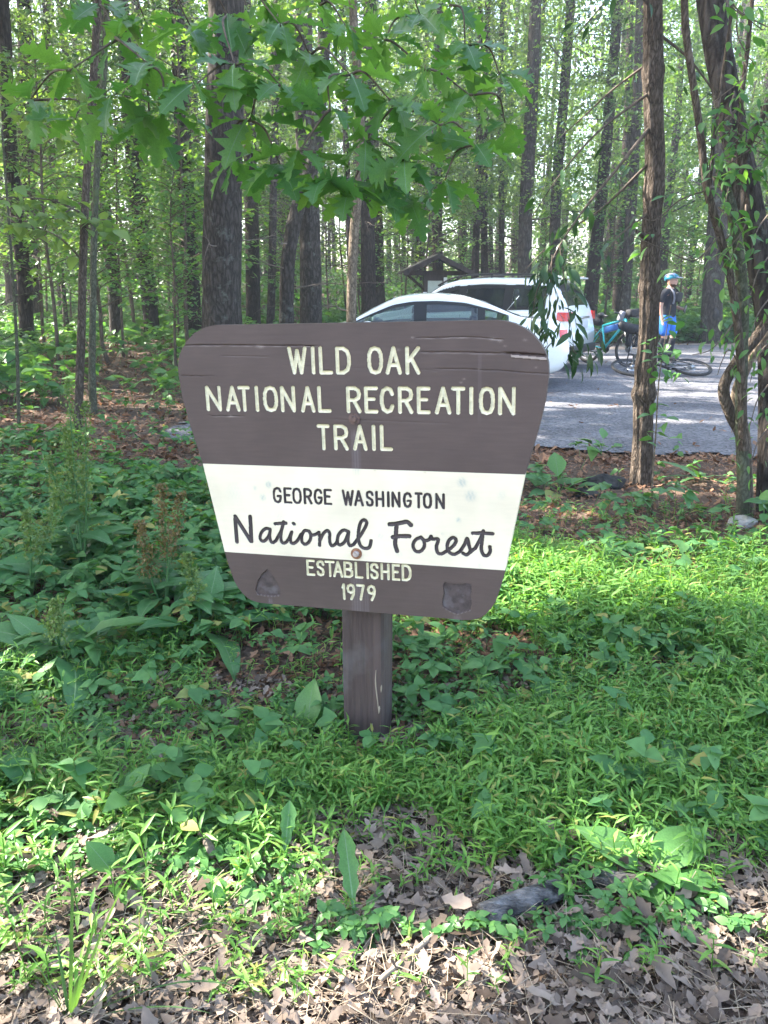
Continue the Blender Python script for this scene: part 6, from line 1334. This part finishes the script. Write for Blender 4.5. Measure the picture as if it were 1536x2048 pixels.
# arms with hands
hr = chain(3, [(-.13, .015, 1.45), (-.205, .02, 1.41), (-.245, .05, 1.14), (-.265, -.01, .93), (-.268, -.03, .88)], [.07, .058, .043, .030, .034])
hl = chain(3, [(.13, .015, 1.45), (.205, .02, 1.41), (.255, .02, 1.15), (.145, -.22, 1.09), (.115, -.26, 1.085)], [.07, .058, .043, .030, .034])
for k, (dx, dy, L_) in enumerate([(-.018, -.028, .085), (-.006, -.010, .095), (.004, .008, .09), (.012, .024, .075)]): chain(hr, [(-.268 + dx, -.03 + dy, .84), (-.264 + dx, -.035 + dy, .84 - L_ * .5), (-.258 + dx, -.05 + dy, .84 - L_ * .9)], [.0105, .0095, .0075])
chain(hr, [(-.25, -.065, .86), (-.245, -.075, .83)], [.011, .009])
for k, (dz, L_) in enumerate([(.028, .07), (.01, .085), (-.008, .08), (-.026, .065)]): chain(hl, [(.085, -.285, 1.085 + dz), (.06, -.30, 1.083 + dz), (.045, -.285, 1.08 + dz)], [.0105, .0095, .008])
chain(hl, [(.105, -.265, 1.12), (.085, -.285, 1.135)], [.011, .009])
limb = skin_mesh(sv, ed, rr)
head = [ball((0, -.025, 1.665), (.076, .098, .118)), ball((0, -.045, 1.60), (.056, .072, .055)), ball((0, -.122, 1.648), (.013, .022, .020)), ball((0, -.113, 1.672), (.010, .016, .03)), ball((-.077, -.01, 1.655), (.010, .02, .032)), ball((.077, -.01, 1.655), (.010, .02, .032)), ball((0, -.105, 1.688), (.055, .02, .012)), ball((0, -.113, 1.612), (.022, .012, .008))]
place('body', joinmeshes([limb] + head, .009), 'skin')
for s in (-1, 1): place('eye', ball((s * .030, -.112, 1.672), (.010, .008, .006)), 'eye')
bm = bmesh.new(); bm.from_mesh(ball((0, -.048, 1.598), (.067, .082, .064), 28))
for v in [v for v in bm.verts if v.co.z > 1.612 - max(0, (-.05 - v.co.y)) * .2 or (v.co.y > .0)]: bm.verts.remove(v)
me = bpy.data.meshes.new('beard'); bm.to_mesh(me); bm.free(); place('beard', me, 'beard')
# clothes
shirt = skin_mesh([(0, 0, .84), (0, 0, 1.08), (0, .01, 1.30), (0, .015, 1.45), (0, .005, 1.50), (-.13, .015, 1.455), (-.21, .02, 1.41), (-.235, .042, 1.21), (.13, .015, 1.455), (.21, .02, 1.41), (.245, .02, 1.21)], [(0, 1), (1, 2), (2, 3), (3, 4), (3, 5), (5, 6), (6, 7), (3, 8), (8, 9), (9, 10)], [(.196, .155), (.186, .145), (.192, .142), (.165, .118), .082, .085, .075, .068, .085, .075, .068])
place('shirt', shirt, 'shirt_black')
shorts = skin_mesh([(0, 0, 1.06), (0, 0, .93), (-.10, 0, .86), (-.115, -.012, .68), (-.12, -.018, .52), (.10, -.01, .86), (.125, -.045, .68), (.13, -.085, .52)], [(0, 1), (1, 2), (2, 3), (3, 4), (1, 5), (5, 6), (6, 7)], [(.165, .125), (.172, .135), .112, .105, .098, .112, .105, .098])
place('shorts', shorts, 'shorts_blue')
for s in (-1, 1):
    kx = .105 if s < 0 else .115; fy = .0 if s < 0 else -.08
    place('leg_warmer', skin_mesh([(s * kx, -.02 + fy, .53), (s * (kx + .005), .018 + fy, .34), (s * (kx + .01), .03 + fy, .12)], [(0, 1), (1, 2)], [.070, .066, .050]), 'shirt_black')
    place('shoe', skin_mesh([(s * (kx + .005), .06 + fy, .055), (s * (kx + .02), -.03 + fy, .06), (s * (kx + .05), -.16 + fy, .045)], [(0, 1), (1, 2)], [.05, .056, .045]), 'bike_black')
bm = bmesh.new(); bm.from_mesh(ball((0, -.012, 1.715), (.108, .142, .105), 36))
for v in [v for v in bm.verts if v.co.z < 1.695 + (.018 if v.co.y < -.04 else -.03 * (v.co.y > .06))]: bm.verts.remove(v)
me = bpy.data.meshes.new('helmet'); bm.to_mesh(me); bm.free(); hm = place('helmet', me, 'helmet_teal')
for k in range(-2, 3): o = MB().tube(smoothpath([(k * .036, -.125 + abs(k) * .012, 1.755), (k * .038, -.05, 1.812 - abs(k) * .008), (k * .036, .06, 1.80 - abs(k) * .008), (k * .03, .11, 1.755)], 12), [.006, .010, .012, .013, .014, .014, .014, .014, .013, .012, .010, .006], 8).build('helmet_rib', 'helmet_grey', hm)
MB().box((0, -.165, 1.735), (.15, .075, .012), Matrix.Rotation(.2, 3, 'X'), bev=.005).build('visor', 'helmet_grey', hm)
for s in (-1, 1):
    MB().tube(smoothpath([(s * .10, -.02, 1.535), (s * .11, -.105, 1.46), (s * .10, -.145, 1.33), (s * .115, -.135, 1.20)], 14), .019, 6).build('pack_strap', 'bag_grey' if s < 0 else 'bag_black', PE)
MB().box((.02, -.165, 1.34), (.24, .07, .20), Matrix.Rotation(.08, 3, 'X'), bev=.03).build('chest_pouch', 'bag_black', PE)
MB().box((0, .17, 1.28), (.26, .12, .40), bev=.05).build('backpack', 'bag_black', PE)
MB().box((.06, -.30, 1.10), (.075, .02, .15), Matrix.Rotation(.5, 3, 'Y'), bev=.008).build('phone', 'bike_black', PE)

# ------------------------------------------------------------------ scatter volume added to imitate the lens veil
m = bpy.data.materials.new('veil_haze'); m.use_nodes = True; n = m.node_tree.nodes; l = m.node_tree.links; n.remove(n['Principled BSDF'])
pv = n.new('ShaderNodeVolumePrincipled'); pv.inputs['Color'].default_value = (.92, .95, 1.0, 1); pv.inputs['Density'].default_value = .0021; pv.inputs['Anisotropy'].default_value = .3
l.new(pv.outputs[0], n['Material Output'].inputs['Volume']); M['veil_haze'] = m
hz = MB().box((0, 62, 18), (352, 300, 40)).build('veil_haze', 'veil_haze', smooth=False); tag(hz, 'thin pale scatter volume added to imitate the lens veil', 'veil_haze', kind='stuff')
